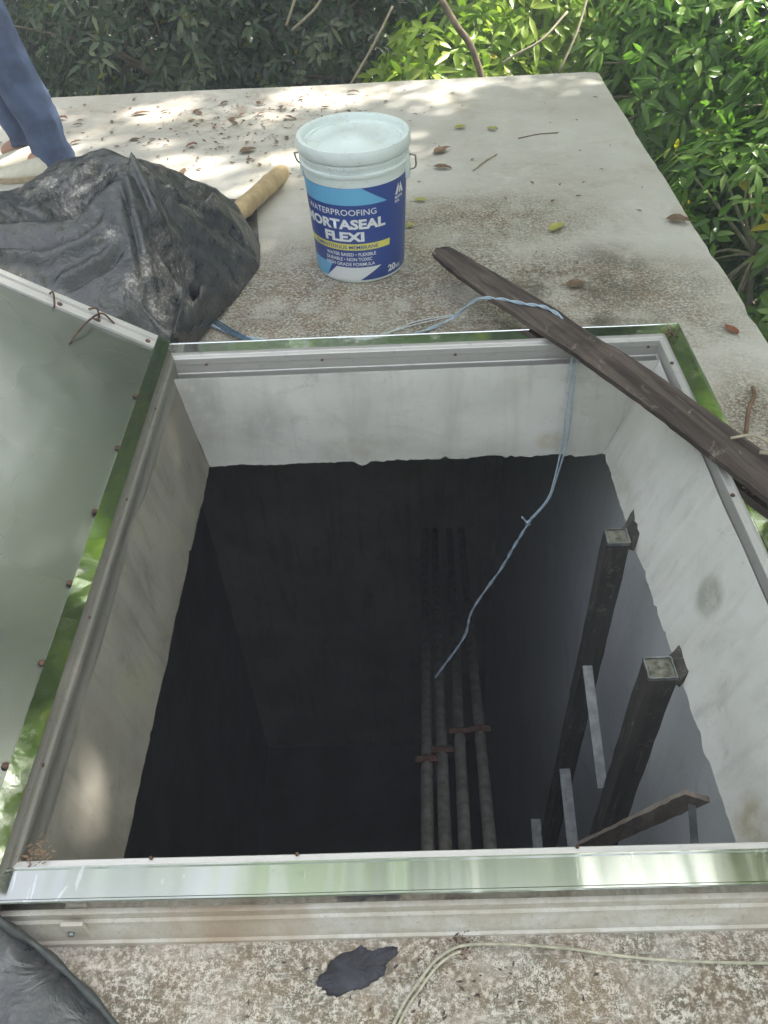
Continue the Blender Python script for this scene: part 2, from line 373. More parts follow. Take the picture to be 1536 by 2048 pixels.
# roof slab: a ring of fine cells round the opening, chipped outer edge
def slab():
    xs = sorted(set([SX0, SX1, HX0+.01, HX1-.01] + [SX0+i*.35 for i in range(16)] + [HX1+.04*i for i in range(1, 6)] + [HX0+.1*i for i in range(12)]))
    ys = sorted(set([SY0, SY1, HY0+.01, HY1-.01] + [SY0+i*.05 for i in range(133)]))
    xs = [x for x in xs if SX0 <= x <= SX1]; ys = [y for y in ys if SY0 <= y <= SY1]
    b = MB(); nx = len(xs); idx = {}
    for j, y in enumerate(ys):
        for i, x in enumerate(xs):
            X, Y = x, y; Z = .004*noise.noise(Vector((x*1.5, y*1.5, 3)))
            if i == nx-1:
                X += .006*noise.noise(Vector((0, y*3, 1))) - .014*max(0, noise.noise(Vector((5, y*11, 1)))-.28)*3
                Z -= .006
            if j == len(ys)-1: Y += .005*noise.noise(Vector((x*4, 2, 1)))
            b.v.append((X, Y, Z))
    for j in range(len(ys)-1):
        for i in range(nx-1):
            cx, cy = (xs[i]+xs[i+1])/2, (ys[j]+ys[j+1])/2
            if HX0+.01 < cx < HX1-.01 and HY0+.01 < cy < HY1-.01: continue
            b.f.append((j*nx+i, j*nx+i+1, (j+1)*nx+i+1, (j+1)*nx+i))
    # fascia on the right and the far side
    def skirt(ids):
        o = len(b.v)
        for k in ids: x, y, z = b.v[k]; b.v.append((x-.004 if x > .9 else x, y-.004 if y > 4 else y, -.16))
        for k in range(len(ids)-1): b.f.append((ids[k], ids[k+1], o+k+1, o+k))
    skirt([j*nx+nx-1 for j in range(len(ys))]); skirt([(len(ys)-1)*nx+i for i in range(nx)])
    skirt([j*nx for j in range(len(ys))]); skirt([i for i in range(nx)])
    return b
sb = slab(); me = sb.me('roof_slab'); o = child('roof_slab', me, MT['conc'], bld); smooth_auto(o, 40)
w_ = MB()
w_.box(((SX0+SX1)/2, SY1-.12, -2.88), (SX1-SX0-.06, .14, 5.44)); w_.box(((SX0+SX1)/2, SY0+.12, -2.88), (SX1-SX0-.06, .14, 5.44))
w_.box((SX1-.10, (SY0+SY1)/2, -2.88), (.14, SY1-SY0-.44, 5.44)); w_.box((SX0+.10, (SY0+SY1)/2, -2.88), (.14, SY1-SY0-.44, 5.44))
w_.build('outer_wall', MT['outer'], bld)
# the four upper faces of the opening: top corners sit under the curb, bottom corners lean in on the right
ZB = -.222
tops = {'a': (IX0, IY1), 'b': (IX1, IY1), 'c': (IX1, IY0), 'd': (IX0, IY0)}
bots = {'a': (-.512, 1.662), 'b': (.535, 1.655), 'c': (.56, .50), 'd': (-.512, .50)}
outn = {'ab': (0, 1), 'bc': (1, 0), 'cd': (0, -1), 'da': (-1, 0)}
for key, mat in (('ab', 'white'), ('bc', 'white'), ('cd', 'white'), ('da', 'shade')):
    b = MB(); n = 180; rows = 8; a0, a1 = key
    ox, oy = outn[key]; seed = ord(a0)
    for i in range(n+1):
        t_ = i/n
        tx, ty = (tops[a0][k]*(1-t_)+tops[a1][k]*t_ for k in (0, 1)); bx, by = (bots[a0][k]*(1-t_)+bots[a1][k]*t_ for k in (0, 1))
        jz = .006*noise.noise(Vector((t_*30, seed, 0))) + .009*noise.noise(Vector((t_*9, seed, 4))) + .005*noise.noise(Vector((t_*80, seed, 0)))
        jz -= .05*max(0, noise.noise(Vector((t_*14, seed, 9)))-.3); jz += .035*max(0, noise.noise(Vector((t_*34, seed, 19)))-.3)
        for r in range(rows+1):
            s_ = r/rows; z = .06*(1-s_) + (ZB+jz)*s_; d = .004*noise.noise(Vector((t_*6, s_*3, seed)))
            b.v.append((tx*(1-s_)+bx*s_+ox*d, ty*(1-s_)+by*s_+oy*d, z))
        b.v.append((bx+ox*.03, by+oy*.03, ZB+jz*.6-.01)); b.v.append((bx+ox*.16, by+oy*.16, ZB+.0))
    m_ = rows+3
    for i in range(n):
        for r in range(m_-1): b.f.append((i*m_+r, i*m_+r+1, (i+1)*m_+r+1, (i+1)*m_+r))
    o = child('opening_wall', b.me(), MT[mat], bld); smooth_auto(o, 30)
# shaft room below
PX0, PX1, PY0, PY1, PZ = -1.3, .632, -.6, 3.9, -5.5
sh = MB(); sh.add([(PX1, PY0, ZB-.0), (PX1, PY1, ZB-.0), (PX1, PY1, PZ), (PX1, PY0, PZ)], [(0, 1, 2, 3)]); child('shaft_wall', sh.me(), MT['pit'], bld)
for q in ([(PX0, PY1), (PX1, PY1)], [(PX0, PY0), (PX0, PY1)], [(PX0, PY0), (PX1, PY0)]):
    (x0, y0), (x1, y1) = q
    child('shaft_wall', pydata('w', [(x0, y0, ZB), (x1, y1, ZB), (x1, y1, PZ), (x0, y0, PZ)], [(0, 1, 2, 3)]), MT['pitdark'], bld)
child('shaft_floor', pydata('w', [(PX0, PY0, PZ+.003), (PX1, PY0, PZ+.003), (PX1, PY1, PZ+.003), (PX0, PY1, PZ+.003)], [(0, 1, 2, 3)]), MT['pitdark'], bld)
# soffit round the opening
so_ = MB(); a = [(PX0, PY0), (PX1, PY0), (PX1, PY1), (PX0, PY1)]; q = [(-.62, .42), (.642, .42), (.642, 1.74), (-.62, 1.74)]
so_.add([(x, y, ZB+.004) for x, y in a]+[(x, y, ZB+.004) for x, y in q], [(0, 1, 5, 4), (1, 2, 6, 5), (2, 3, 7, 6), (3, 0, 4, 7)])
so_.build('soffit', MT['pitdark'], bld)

# ================================================================ HATCH
hatch = empty('roof_hatch', (.06, 1.09, 0), 'square metal hatch with bright steel rims, its lid thrown open to one side', 'hatch')
frame = MB(); frame.v = [(0, 0, 0)]; frame.f = []
def sweep(prof, rect, n=1, sides=(0, 1, 2, 3)):
    """profile points (outward offset, z) carried round the rectangle with mitred corners"""
    x0, x1, y0, y1 = rect; b = MB(); kl = .55 if prof[-1][0] < -.001 else 1; cs = [(x0, y0, -kl, -1), (x1, y0, 1, -1), (x1, y1, 1, 1), (x0, y1, -kl, 1)]
    for s_ in sides:
        A, B = cs[s_], cs[(s_+1) % 4]; V = []; F = []; m = len(prof)
        for i in range(n+1):
            t_ = i/n
            for d, z in prof:
                ax_, ay_ = A[0]+A[2]*d, A[1]+A[3]*d; bx_, by_ = B[0]+B[2]*d, B[1]+B[3]*d
                V.append((ax_*(1-t_)+bx_*t_, ay_*(1-t_)+by_*t_, z + .0012*noise.noise(Vector((t_*5+s_*9, 0, 0)))))
        for i in range(n):
            for k in range(m-1): F.append((i*m+k, i*m+k+1, (i+1)*m+k+1, (i+1)*m+k))
        b.add(V, F)
    return b
core = sweep([(0, .07), (0, .0)], (HX0+.012, HX1-.012, HY0+.012, HY1-.012), 1).build('frame', MT['lip'], hatch)
ST = .047
def sub(b, name, mat, sm=30):
    o = b.build(name, mat, core); smooth_auto(o, sm); return o
rect_o = (HX0, HX1, HY0, HY1)
for sd, m1, m2 in (((0,), 'brushed', 'lip'), ((1, 2), 'mirror', 'lip'), ((3,), 'hingeside', 'hingeside')):
    sub(sweep([(0, .078), (0, .100), (-.0015, .1015), (-.004, .1015), (-.0055, .1), (-ST+.004, .1), (-ST+.002, .1015), (-ST, .1015)], rect_o, 24, sd), 'bright_strip' if sd[0] != 3 else 'hinge_strip', MT[m1])
    sub(sweep([(-ST, .1015), (-ST, .094), (-ST-.002, .092), (-ST-.012, .092), (-ST-.0135, .0905), (-ST-.0135, .075), (-ST-.0115, .073), (-ST-.0115, .05), (-ST-.0135, .048), (-ST-.0135, .03)], rect_o, 12, sd), 'inner_lip', MT[m2])
sub(sweep([(-.001, .0785), (-.008, .078), (-.008, .066), (.002, .064), (.002, .046), (.006, .043), (.008, .030), (.014, .022), (.016, .008), (.02, .006), (.021, -.002)], rect_o, 60), 'outer_moulding', MT['mould'])
br_ = MB().box((-.462, HY0-.012, .034), (.030, .006, .050)); bo_ = br_.build('bracket', MT['mould'], core, False, .001)
MB().tube([(-.468, HY0-.014, .036), (-.468, HY0-.020, .036)], .0045, 12).build('bolt', MT['strap'], bo_, True)
def screw(x, y, z, parent, r=.004, name='screw', n=(0, 0, 1)):
    b = MB(); n = Vector(n).normalized(); rot = n.to_track_quat('Z', 'Y').to_matrix(); V = []
    for k, (rr, h) in enumerate(((r, 0), (r, .0022), (r*.6, .004), (.0001, .0042))):
        for i in range(8): V.append(Vector((x, y, z)) + rot @ Vector((rr*math.cos(i*.785), rr*math.sin(i*.785), h)))
    F = [(k*8+i, k*8+(i+1) % 8, k*8+8+(i+1) % 8, k*8+8+i) for k in range(3) for i in range(8)]
    b.add(V, F); return b.build(name, MT['rust'], parent, True)
for x in (-.47, -.19, .13, .40, .59): screw(x+.01, IY1+.006, .093, core, .004)
for x in (-.36, .0-.16, .22, .5): screw(x, IY0-.006, .093, core, .0027)
for y in (.62, .9, 1.2, 1.5): screw(IX0-.006, y, .093, core, .0045)
for y in (.7, 1.15, 1.6): screw(IX1+.006, y, .093, core, .0045)

# lid, hinged on the left rim, leaning back at 31 degrees
LA = R(31); U = Vector((-math.cos(LA), 0, math.sin(LA))); Nn = Vector((math.sin(LA), 0, math.cos(LA)))
L0 = Vector((-.560, 0, .110)); LY0, LY1, LL = HY0+.02, HY1-.022, 1.24
def lp(u, y, h): p = L0 + U*u + Nn*h; return (p.x, y, p.z)
def lid_prism(u0, u1, y0, y1, h0, h1, nu=1, ny=1, wob=0):
    b = MB(); V = []
    for h in (h0, h1):
        for i in range(nu+1):
            for j in range(ny+1):
                hh = h + wob*noise.noise(Vector((i/nu*3, j/ny*3, 7)))
                V.append(lp(u0+(u1-u0)*i/nu, y0+(y1-y0)*j/ny, hh))
    K = (nu+1)*(ny+1); F = []
    for i in range(nu):
        for j in range(ny):
            a = i*(ny+1)+j; q = (a, a+1, a+ny+2, a+ny+1); F += [q, tuple(K+k for k in q[::-1])]
    def edge(ids):
        for a, b2 in zip(ids, ids[1:]): F.append((a, b2, K+b2, K+a))
    edge([j for j in range(ny+1)]); edge([nu*(ny+1)+j for j in range(ny+1)]); edge([i*(ny+1) for i in range(nu+1)]); edge([i*(ny+1)+ny for i in range(nu+1)])
    return b.add(V, F)
lid = lid_prism(.026, LL-.03, LY0+.03, LY1-.03, -.004, .0, 16, 16, .004).build('lid', MT['satin'], hatch); smooth_auto(lid, 30)
lid_prism(0, .031, LY0, LY1, -.025, .012, 1, 30, .0012).build('hinge_rim', MT['mirror'], lid)
lid_prism(.032, LL-.041, LY1-.042, LY1-.017, -.025, .006).build('edge_rail', MT['lip'], lid)
lid_prism(.032, LL-.041, LY1-.0165, LY1, -.025, .012).build('edge_rail', MT['lip'], lid)
lid_prism(.032, LL-.041, LY0, LY0+.03, -.025, .012).build('edge_rail', MT['lip'], lid)
lid_prism(LL-.04, LL, LY0, LY1, -.025, .012).build('edge_rail', MT['lip'], lid)
for k, y in enumerate((.60, .78, .95, 1.13, 1.32, 1.50)):
    p = lp(.035, y, .003); screw(*p, lid, .0055, 'screw', Nn)
for u in (.05, .17, .26): p = lp(u, LY1-.03, .006); screw(*p, lid, .006, 'screw', Nn)
def hook(u, y, du, dy, nm='wire_hook'):
    p0 = Vector(lp(u, y, .006)); p1 = Vector(lp(u+du*.4, y+dy*.4, .026)); p2 = Vector(lp(u+du, y+dy, .010)); p3 = Vector(lp(u+du*1.15, y+dy*1.3, .004))
    MB().tube(spline([p0, p1, p2, p3], 5), .0022, 6).build(nm, MT['rust'], lid, True)
hook(.175, LY1-.03, .025, -.09); hook(.185, LY1-.03, -.045, .012); hook(.29, LY1-.012, -.02, -.028); hook(.17, LY1-.02, .03, .01)
# hinge leaves between lid and curb
for y in (.62, 1.09, 1.56):
    MB().tube([(HX0+.006, y-.045, .106), (HX0+.006, y+.045, .106)], .0055, 10).build('hinge', MT['rust'], core, True)

# ================================================================ PAIL
BC = Vector((-.099, 2.338, 0)); AL = .041
pail = empty('paint_pail', BC, 'white lidded plastic pail with navy and light blue waterproofing label, standing on the roof', 'pail')
RB, RT, ZT = .1305, .1465, .313
def rad(z): return RB + (RT-RB)*z/ZT
body = MB().lathe([(.0005, .006), (RB-.012, .006), (RB-.008, .0), (RB-.002, .001), (RB, .006), (rad(.15), .15), (RT, ZT), (RT+.006, ZT+.003), (RT+.0065, ZT+.010), (RT+.001, ZT+.013), (RT+.001, ZT+.024), (RT+.007, ZT+.027), (RT+.0075, ZT+.033), (RT+.001, ZT+.036), (RT+.001, ZT+.05)], BC, 96).build('body', MT['pail'], pail); smooth_auto(body, 50)
zl = ZT+.045
lidp = MB().lathe([(RT+.002, zl-.004), (RT+.009, zl-.006), (RT+.0115, zl-.002), (RT+.0115, zl+.020), (RT+.009, zl+.028), (RT+.003, zl+.030), (RT-.003, zl+.028), (RT-.006, zl+.022), (RT-.008, zl+.012), (RT-.014, zl+.011), (RT-.017, zl+.016), (RT-.022, zl+.016), (RT-.025, zl+.0115), (.045, zl+.0135), (.042, zl+.016), (.022, zl+.017), (.019, zl+.020), (.012, zl+.021), (.0004, zl+.021)], BC, 96).build('lid', MT['pail'], pail); smooth_auto(lidp, 40)
# rim tear tabs (moulded lettering-like lugs below the lid on the front)
def wrap(phi, z, off): r = rad(z)+off; return (BC.x + r*math.sin(phi+AL), BC.y - r*math.cos(phi+AL), z)
for k in range(5):
    ph = R(-26+7.5*k); b = MB(); r0 = RT+.0075; z0 = ZT+.0145; ring = []
    for i in range(13):
        a_ = i/12*2*math.pi; pp = ph + .040*math.cos(a_); z = z0+.010+.0085*math.sin(a_); ring.append((BC.x + r0*math.sin(pp+AL), BC.y - r0*math.cos(pp+AL), z))
    b.tube(ring, .0016, 6, False).build('lug', MT['pail'], lidp, True)
# label: bands as thin skins wrapped on the wall; everything measured as (angle, height)
def band(z0, z1, l0, r0, l1, r1, off, name, mat, parent, curve=0):
    """skin between heights z0..z1, its side edges running from (l0,r0) at the bottom to (l1,r1) at the top"""
    b = MB(); nz = max(2, int((z1-z0)/.006)); nx = 72
    for j in range(nz+1):
        t_ = j/nz; z = z0+(z1-z0)*t_; l = l0+(l1-l0)*t_; r = r0+(r1-r0)*t_
        for i in range(nx+1): b.v.append(wrap(R(l+(r-l)*i/nx), z, off))
    for j in range(nz):
        for i in range(nx): b.f.append((j*(nx+1)+i, j*(nx+1)+i+1, (j+1)*(nx+1)+i+1, (j+1)*(nx+1)+i))
    o = child(name, b.me(), mat, parent, True); return o
lab = band(.010, .288, -125, 88, -125, 80, .0008, 'label', MT['navy'], pail)
band(.240, .2875, -124.5, 35, -124.5, 5, .0014, 'blue_patch', MT['sky'], lab)
band(.0105, .060, -124.5, -50, -124.5, -38, .0014, 'blue_patch', MT['sky'], lab)
band(.0105, .052, -50, -2, -32, 26, .0018, 'white_patch', MT['ink'], lab)
band(.106, .126, -90, 38, -90, 39, .0014, 'yellow_band', MT['yel'], lab)
def text(s, z, height, width, phi_c, mat, bold=.0, off=.002, name='lettering'):
    cu = bpy.data.curves.new('t', 'FONT'); cu.body = s; cu.align_x = 'CENTER'; cu.size = 1; cu.offset = bold; cu.resolution_u = 3
    ob = bpy.data.objects.new('t', cu); C.objects.link(ob)
    dg = bpy.context.evaluated_depsgraph_get(); me = bpy.data.meshes.new_from_object(ob.evaluated_get(dg))
    bpy.data.objects.remove(ob); n = len(me.vertices); co = np.empty(n*3); me.vertices.foreach_get('co', co); co = co.reshape(-1, 3)
    x0, x1, y0, y1 = co[:, 0].min(), co[:, 0].max(), co[:, 1].min(), co[:, 1].max(); xm = (x0+x1)/2
    out = []
    for x, y, _ in co:
        zz = z + (y-y0)/(y1-y0)*height; ph = R(phi_c) + (x-xm)/(x1-x0)*width/rad(z)
        out.append(wrap(ph, zz, off))
    me.vertices.foreach_set('co', np.array(out).ravel()); me.update()
    o = child(name, me, mat, lab); return o
text('WATERPROOFING', .211, .0175, .222, -24, MT['ink'], .005)
text('MORTASEAL', .170, .030, .262, -22, MT['ink'], .045)
text('FLEXI', .133, .029, .118, -19, MT['ink'], .05)
text('CEMENTITIOUS MEMBRANE', .1105, .0105, .205, -21, MT['navy'], .01, .0022)
text('WATER BASED • FLEXIBLE', .088, .0105, .150, -13, MT['ink'], .02)
text('DURABLE • NON TOXIC', .0725, .0105, .140, -16, MT['ink'], .02)
text('HIGH GRADE FORMULA', .057, .0105, .150, -15, MT['ink'], .02)
text('20', .020, .022, .030, 42, MT['ink'], .045); text('KG', .020, .012, .019, 53.5, MT['ink'], .04)
# mountain-like mark at the upper right and the small lines below it
def mark(pts):
    b = MB(); n = 10
    for k in range(len(pts)):
        pass
    V = [wrap(R(p), z, .002) for p, z in pts]; b.add(V, [tuple(range(len(pts)))]); child('emblem', b.me(), MT['ink'], lab)
mark([(47, .244), (52.5, .276), (54, .262), (51, .244)]); mark([(53.5, .250), (57, .276), (63, .244), (58.5, .244), (56.7, .256), (55.5, .244)])
text('MORTA', .232, .008, .036, 54, MT['ink'], .03); text('SEAL', .2215, .007, .022, 51, MT['ink'], .03)
# ear and wire handle on the right
ear = MB()
e0 = R(78)
rr = RT+.004; pc = Vector((BC.x+rr*math.sin(e0+AL), BC.y-rr*math.cos(e0+AL), 0)); tn = Vector((math.sin(e0+AL), -math.cos(e0+AL), 0)); rot = tn.to_track_quat('X', 'Z').to_matrix()
ear.box((pc.x, pc.y, ZT-.012), (.012, .03, .07), rot); ear.build('ear', MT['pail'], pail, False, .003)
e1 = R(-102); pc2 = Vector((BC.x+rr*math.sin(e1+AL), BC.y-rr*math.cos(e1+AL), 0)); tn2 = Vector((math.sin(e1+AL), -math.cos(e1+AL), 0)); rot2 = tn2.to_track_quat('X', 'Z').to_matrix()
MB().box((pc2.x, pc2.y, ZT-.012), (.012, .03, .07), rot2).build('ear', MT['pail'], pail, False, .003)
hp = []
back = Vector((-tn.y, tn.x, 0))
for k in range(41):
    th = math.pi*k/40; hp.append(BC + tn*math.cos(th)*(RT+.026) + back*math.sin(th)*(RT+.014) + Vector((0, 0, ZT+.012-.105*math.sin(th)**.6)))
MB().tube([pc+Vector((0, 0, ZT+.016))+tn*.004]+hp+[pc2+Vector((0, 0, ZT+.016))+tn2*.004], .0024, 8).build('wire_handle', MT['wire'], pail, True)

# ================================================================ TARPS
def interp_tris(P, levels=4):
    bm = bmesh.new(); co = [Vector((p[0], p[1])) for p in P]
    v, e, f, *_ = delaunay_2d_cdt(co, [], [], 0, 1e-5)
    vs = [bm.verts.new((q[0], q[1], P[i][2])) for i, q in enumerate(v)]
    for t_ in f: bm.faces.new([vs[i] for i in t_])
    for _ in range(levels): bmesh.ops.subdivide_edges(bm, edges=list(bm.edges), cuts=1, use_grid_fill=True)
    return bm
tp = [(-1.95, 2.3, .02), (-1.9, 1.85, .35), (-1.55, 1.9, .52), (-1.3, 2.1, .42), (-1.25, 2.55, .12), (-1.0, 2.75, .01), (-.7, 2.85, .006), (-.47, 2.8, .006),
      (-1.2, 1.77, .43), (-1.061, 2.1, .345), (-.956, 1.9, .345), (-.945, 2.2, .335), (-.853, 2.3, .357), (-.764, 2.25, .393), (-.652, 2.12, .425), (-.615, 2.35, .282),
      (-.55, 2.45, .205), (-.485, 2.5, .12), (-.450, 2.43, .08), (-.440, 2.3, .06), (-.470, 2.16, .03), (-.525, 2.05, .012), (-.545, 1.99, .02),
      (-.575, 2.02, .314), (-.545, 1.93, .138), (-.563, 1.785, .085), (-.57, 1.775, .03), (-.55, 1.86, .012), (-.495, 2.2, .15), (-.530, 2.1, .130), (-.545, 2.15, .236), (-.502, 2.35, .205),
      (-.782, 1.95, .320), (-.72, 1.88, .262), (-.632, 1.83, .178), (-.814, 1.772, .232), (-.913, 1.775, .285), (-.653, 1.98, .374), (-.68, 1.775, .155), (-.415, 2.33, .004), (-.425, 2.46, .004), (-.47, 2.57, .004), (-.465, 2.14, .002), (-.668, 2.14, .40), (-.70, 2.2, .375)]
bm = interp_tris(tp, 5)
bnd = {v for e in bm.edges if e.is_boundary for v in e.verts}
# gentle smoothing away from the ridge line
def rid(v):
    a, b_ = Vector((-.652, 2.12)), Vector((-.545, 1.93)); p = Vector((v.co.x, v.co.y)); d = b_-a; t_ = max(0, min(1.6, (p-a).dot(d)/d.length_squared)); return (p-(a+d*t_)).length
for it in range(5):
    new = {v: sum((e.other_vert(v).co for e in v.link_edges), Vector())/len(v.link_edges) for v in bm.verts if v not in bnd and rid(v) > .012}
    for v, c in new.items(): v.co = v.co.lerp(c, .6)
CR = [(-1.1, 1.86, -.66, 2.09, .012, .030), (-1.0, 1.80, -.70, 1.96, .016, -.024), (-.66, 2.06, -.60, 1.86, .014, .016), (-.95, 1.98, -.74, 2.22, .015, .020),
      (-.63, 2.15, -.43, 2.36, .014, .022), (-.60, 2.05, -.44, 2.18, .013, .018), (-.56, 1.97, -.45, 2.07, .011, .018), (-.60, 2.28, -.47, 2.50, .013, .014), (-.83, 1.79, -.66, 1.93, .012, .015), (-.55, 2.2, -.52, 2.42, .011, -.014)]
for v in bm.verts:
    q = v.co; d = rid(v); k = min(1, d/.06); up = max(0, min(1, q.z/.08))
    f1 = noise.noise(Vector((q.x*6+q.y*2, q.y*3, q.z*4))); f2 = abs(noise.noise(Vector((q.x*4-q.y*7, q.y*4+q.x*3, q.z*5+3)))); f3 = abs(noise.noise(Vector((q.x*13+q.y*9, q.y*6, q.z*12+9))))
    v.co.z += k*up*(.018*f1 - .035*f2 + .02 - .016*f3)
    v.co.y += k*up*.008*noise.noise(Vector((q.x*9, q.y*9, q.z*9+5)))
    for (ax_, ay_, bx_, by_, wd, am) in CR:
        pa, pb = Vector((ax_, ay_)), Vector((bx_, by_)); pq = Vector((q.x, q.y)); dd = pb-pa; L_ = dd.length; dd /= L_
        tt = (pq-pa).dot(dd); off_ = (pq-pa).x*dd.y-(pq-pa).y*dd.x + .012*noise.noise(Vector((tt*7, ax_*9, 0)))
        wd *= .75; am *= 1.35; en = max(0, min(1, tt/.05, (L_-tt)/.05)); v.co.z += up*k*min(1, (pq-Vector((-.652, 2.12))).length/.07)*en*am*(math.exp(-abs(off_)/wd) - .9*math.exp(-((off_-wd*1.6)/wd)**2))
    # furrow beside the seam
    v.co.z += up*.010*math.exp(-(d/.006)**2) - up*.018*math.exp(-((d-.02)/.012)**2)
me = bpy.data.meshes.new('tarp'); bm.to_mesh(me); bm.free()
tb = empty('tarpaulin', (-.9, 2.2, 0), 'dusty black tarpaulin heaped into a tented pile behind the open lid', 'tarp')
o = child('cover', me, MT['tarp'], tb, True); sm_ = o.modifiers.new('s', 'SOLIDIFY'); sm_.thickness = .004; sm_.offset = 1
# stitched seam along the ridge
MB().tube(spline([(-.657, 2.125, .418), (-.62, 2.07, .380), (-.576, 2.02, .328), (-.553, 1.96, .215), (-.545, 1.925, .150), (-.556, 1.85, .115), (-.563, 1.79, .094)], 6), .0035, 6).build('seam', MT['hem'], tb, True)

# lower corner tarp with a rolled hem
hemp = spline([(-.70, .60, .09), (-.64, .50, .105), (-.585, .440, .108), (-.552, .405, .085), (-.51, .385, .04), (-.455, .348, .028), (-.40, .305, .02), (-.345, .25, .012), (-.28, .17, .012)], 6)
b = MB(); nS = 26
for i, p in enumerate(hemp):
    for j in range(nS+1):
        s_ = j/nS; d = Vector((-.75, -.55, 0)); q = p + d*s_*.9
        z = p.z*(1-s_)**2 + .035*math.sin(min(1, s_*5)*math.pi)*.5 + .02*s_ + .022*abs(noise.noise(Vector((q.x*7, q.y*7, 2))))*min(1, s_*6) + .010*noise.noise(Vector((q.x*16, q.y*12, 5)))*min(1, s_*6)
        b.v.append((q.x, q.y, max(.006, z)))
K = nS+1
for i in range(len(hemp)-1):
    for j in range(nS): b.f.append((i*K+j, i*K+j+1, (i+1)*K+j+1, (i+1)*K+j))
t2 = empty('tarpaulin', (-.5, .3, 0), 'black tarpaulin with a rolled hem lying over the near corner of the hatch curb', 'tarp')
o = child('cover', b.me(), MT['tarp'], t2, True); sm_ = o.modifiers.new('s', 'SOLIDIFY'); sm_.thickness = .003
MB().tube(hemp, [.0055+.0015*math.sin(i) for i in range(len(hemp))], 8).build('hem', MT['hem'], t2, True)

# ================================================================ BAMBOO POLE
a, b_ = Vector((-.60, 2.28, .075)), Vector((-.385, 2.985, .034)); b = MB(); pts = []; rs = []
for k in range(41):
    t_ = k/40; p = a.lerp(b_, t_); r = .031
    if k in (21, 33): r = .0345
    if k in (20, 22, 32, 34): r = .0318
    if k == 40: r = .022
    if k == 39: r = .028
    pts.append(p); rs.append(r)
b.tube(pts, rs, 20); o = b.build('bamboo_pole', MT['bamboo'], None, True)
tag(o, 'short thick tan bamboo pole sticking out from under the black tarpaulin toward the pail', 'pole')

# ================================================================ PLANK
b = MB(); path = spline([(.140, 2.235, .075), (.27, 1.965, .10), (.40, 1.72, .119), (.55, 1.46, .121), (.67, 1.235, .118), (.80, .99, .115), (.93, .74, .11)], 16)
n = len(path); NW = 18
for i, p in enumerate(path):
    d = (path[min(i+1, n-1)]-path[max(i-1, 0)]).normalized(); x = Vector((d.y, -d.x, 0)).normalized(); t_ = i/(n-1)
    w = .047 if t_ > .10 else .031+.016*t_/.10
    w += .004*noise.noise(Vector((t_*12, 0, 0))) + .0025*noise.noise(Vector((t_*60, 0, 0)))
    ring = []
    for k in range(NW+1):
        u = k/NW*2-1; g_ = .0035*noise.noise(Vector((u*5, t_*2.2, 3))) + .0035*abs(noise.noise(Vector((u*11, t_*3, 8))))
        ring.append(p + x*u*w + Vector((0, 0, .009 - .004*abs(u)**4 + g_ - .004*max(0, noise.noise(Vector((u*9, t_*7, 20)))-.1)*3)) + (d*.045*noise.noise(Vector((u*6, 0, 1))) if i in (0, n-1) else Vector()))
    for k in range(NW, -1, -1):
        u = k/NW*2-1; ring.append(p + x*u*(w-.003) + Vector((0, 0, -.010)) + (d*.045*noise.noise(Vector((u*6, 0, 1))) if i in (0, n-1) else Vector()))
    b.v += [tuple(q) for q in ring]
m = 2*(NW+1)
for i in range(n-1):
    for k in range(m): b.f.append((i*m+k, i*m+(k+1) % m, (i+1)*m+(k+1) % m, (i+1)*m+k))
b.f += [tuple(range(m))[::-1], tuple((n-1)*m+k for k in range(m))]
o = b.build('plank', MT['plank'], None); smooth_auto(o, 40)
tag(o, 'dark weathered brown plank laid diagonally across the corner of the hatch', 'plank')

# ================================================================ CORDS
def twisted(pts, r, turns, n=10, name='strand', spread=1.0):
    P = spline(pts, n); out = []
    for s_ in (0, 1):
        q = []
        for i, p in enumerate(P):
            d = (P[min(i+1, len(P)-1)]-P[max(i-1, 0)]).normalized(); x = d.cross(Vector((.3, .2, 1))).normalized(); y = d.cross(x); a_ = s_*math.pi + i*turns
            q.append(p + (x*math.cos(a_)+y*math.sin(a_))*r*spread)
        out.append(q)
    return out
cr = empty('cord', (.3, 1.8, 0), 'thin pale blue doubled cord running over the plank and hanging down into the dark shaft', 'cord')
c1 = [(-.575, 2.066, .012), (-.499, 1.981, .010), (-.396, 1.922, .007), (-.257, 1.885, .006), (-.123, 1.870, .006), (-.017, 1.880, .006), (.064, 1.915, .007), (.149, 1.96, .016), (.215, 1.93, .09), (.27, 1.885, .114), (.327, 1.836, .126), (.373, 1.813, .128), (.409, 1.764, .125), (.432, 1.74, .108), (.436, 1.71, .1045), (.428, 1.672, .1045)]
for q in twisted(c1, .0018, .5, 10, spread=1.3): MB().tube(q, .0023, 6).build('strand', MT['cord'], cr, True)
Pk = [(.428, 1.672, .104), (.424, 1.655, .054), (.425, 1.645, -.035), (.426, 1.64, -.158), (.409, 1.62, -.278), (.394, 1.61, -.342), (.351, 1.60, -.406)]
for dx in (-.006, .006):
    MB().tube(spline([Vector(p)+Vector((dx*(1 if i < 4 else .4), 0, 0)) for i, p in enumerate(Pk)], 8), .0023, 6).build('strand', MT['cord'], cr, True)
Pk2 = [(.351, 1.60, -.406), (.316, 1.60, -.504), (.28, 1.60, -.609), (.205, 1.60, -.791), (.185, 1.59, -.903), (.138, 1.58, -1.007), (.089, 1.57, -1.103)]
for q in twisted(Pk2, .0018, .6, 12, spread=1.2): MB().tube(q, .0025, 6).build('strand', MT['cord'], cr, True)
kn = MB(); kc = Vector((.345, 1.60, -.415)); kn.tube(spline([kc+Vector(v) for v in ((-.018, 0, .022), (-.008, .002, .006), (.006, 0, -.008), (-.002, -.006, .004), (.008, .004, .008), (-.004, 0, -.004))], 6), .0032, 6); kn.build('knot', MT['cord'], cr, True)
tw = MB()
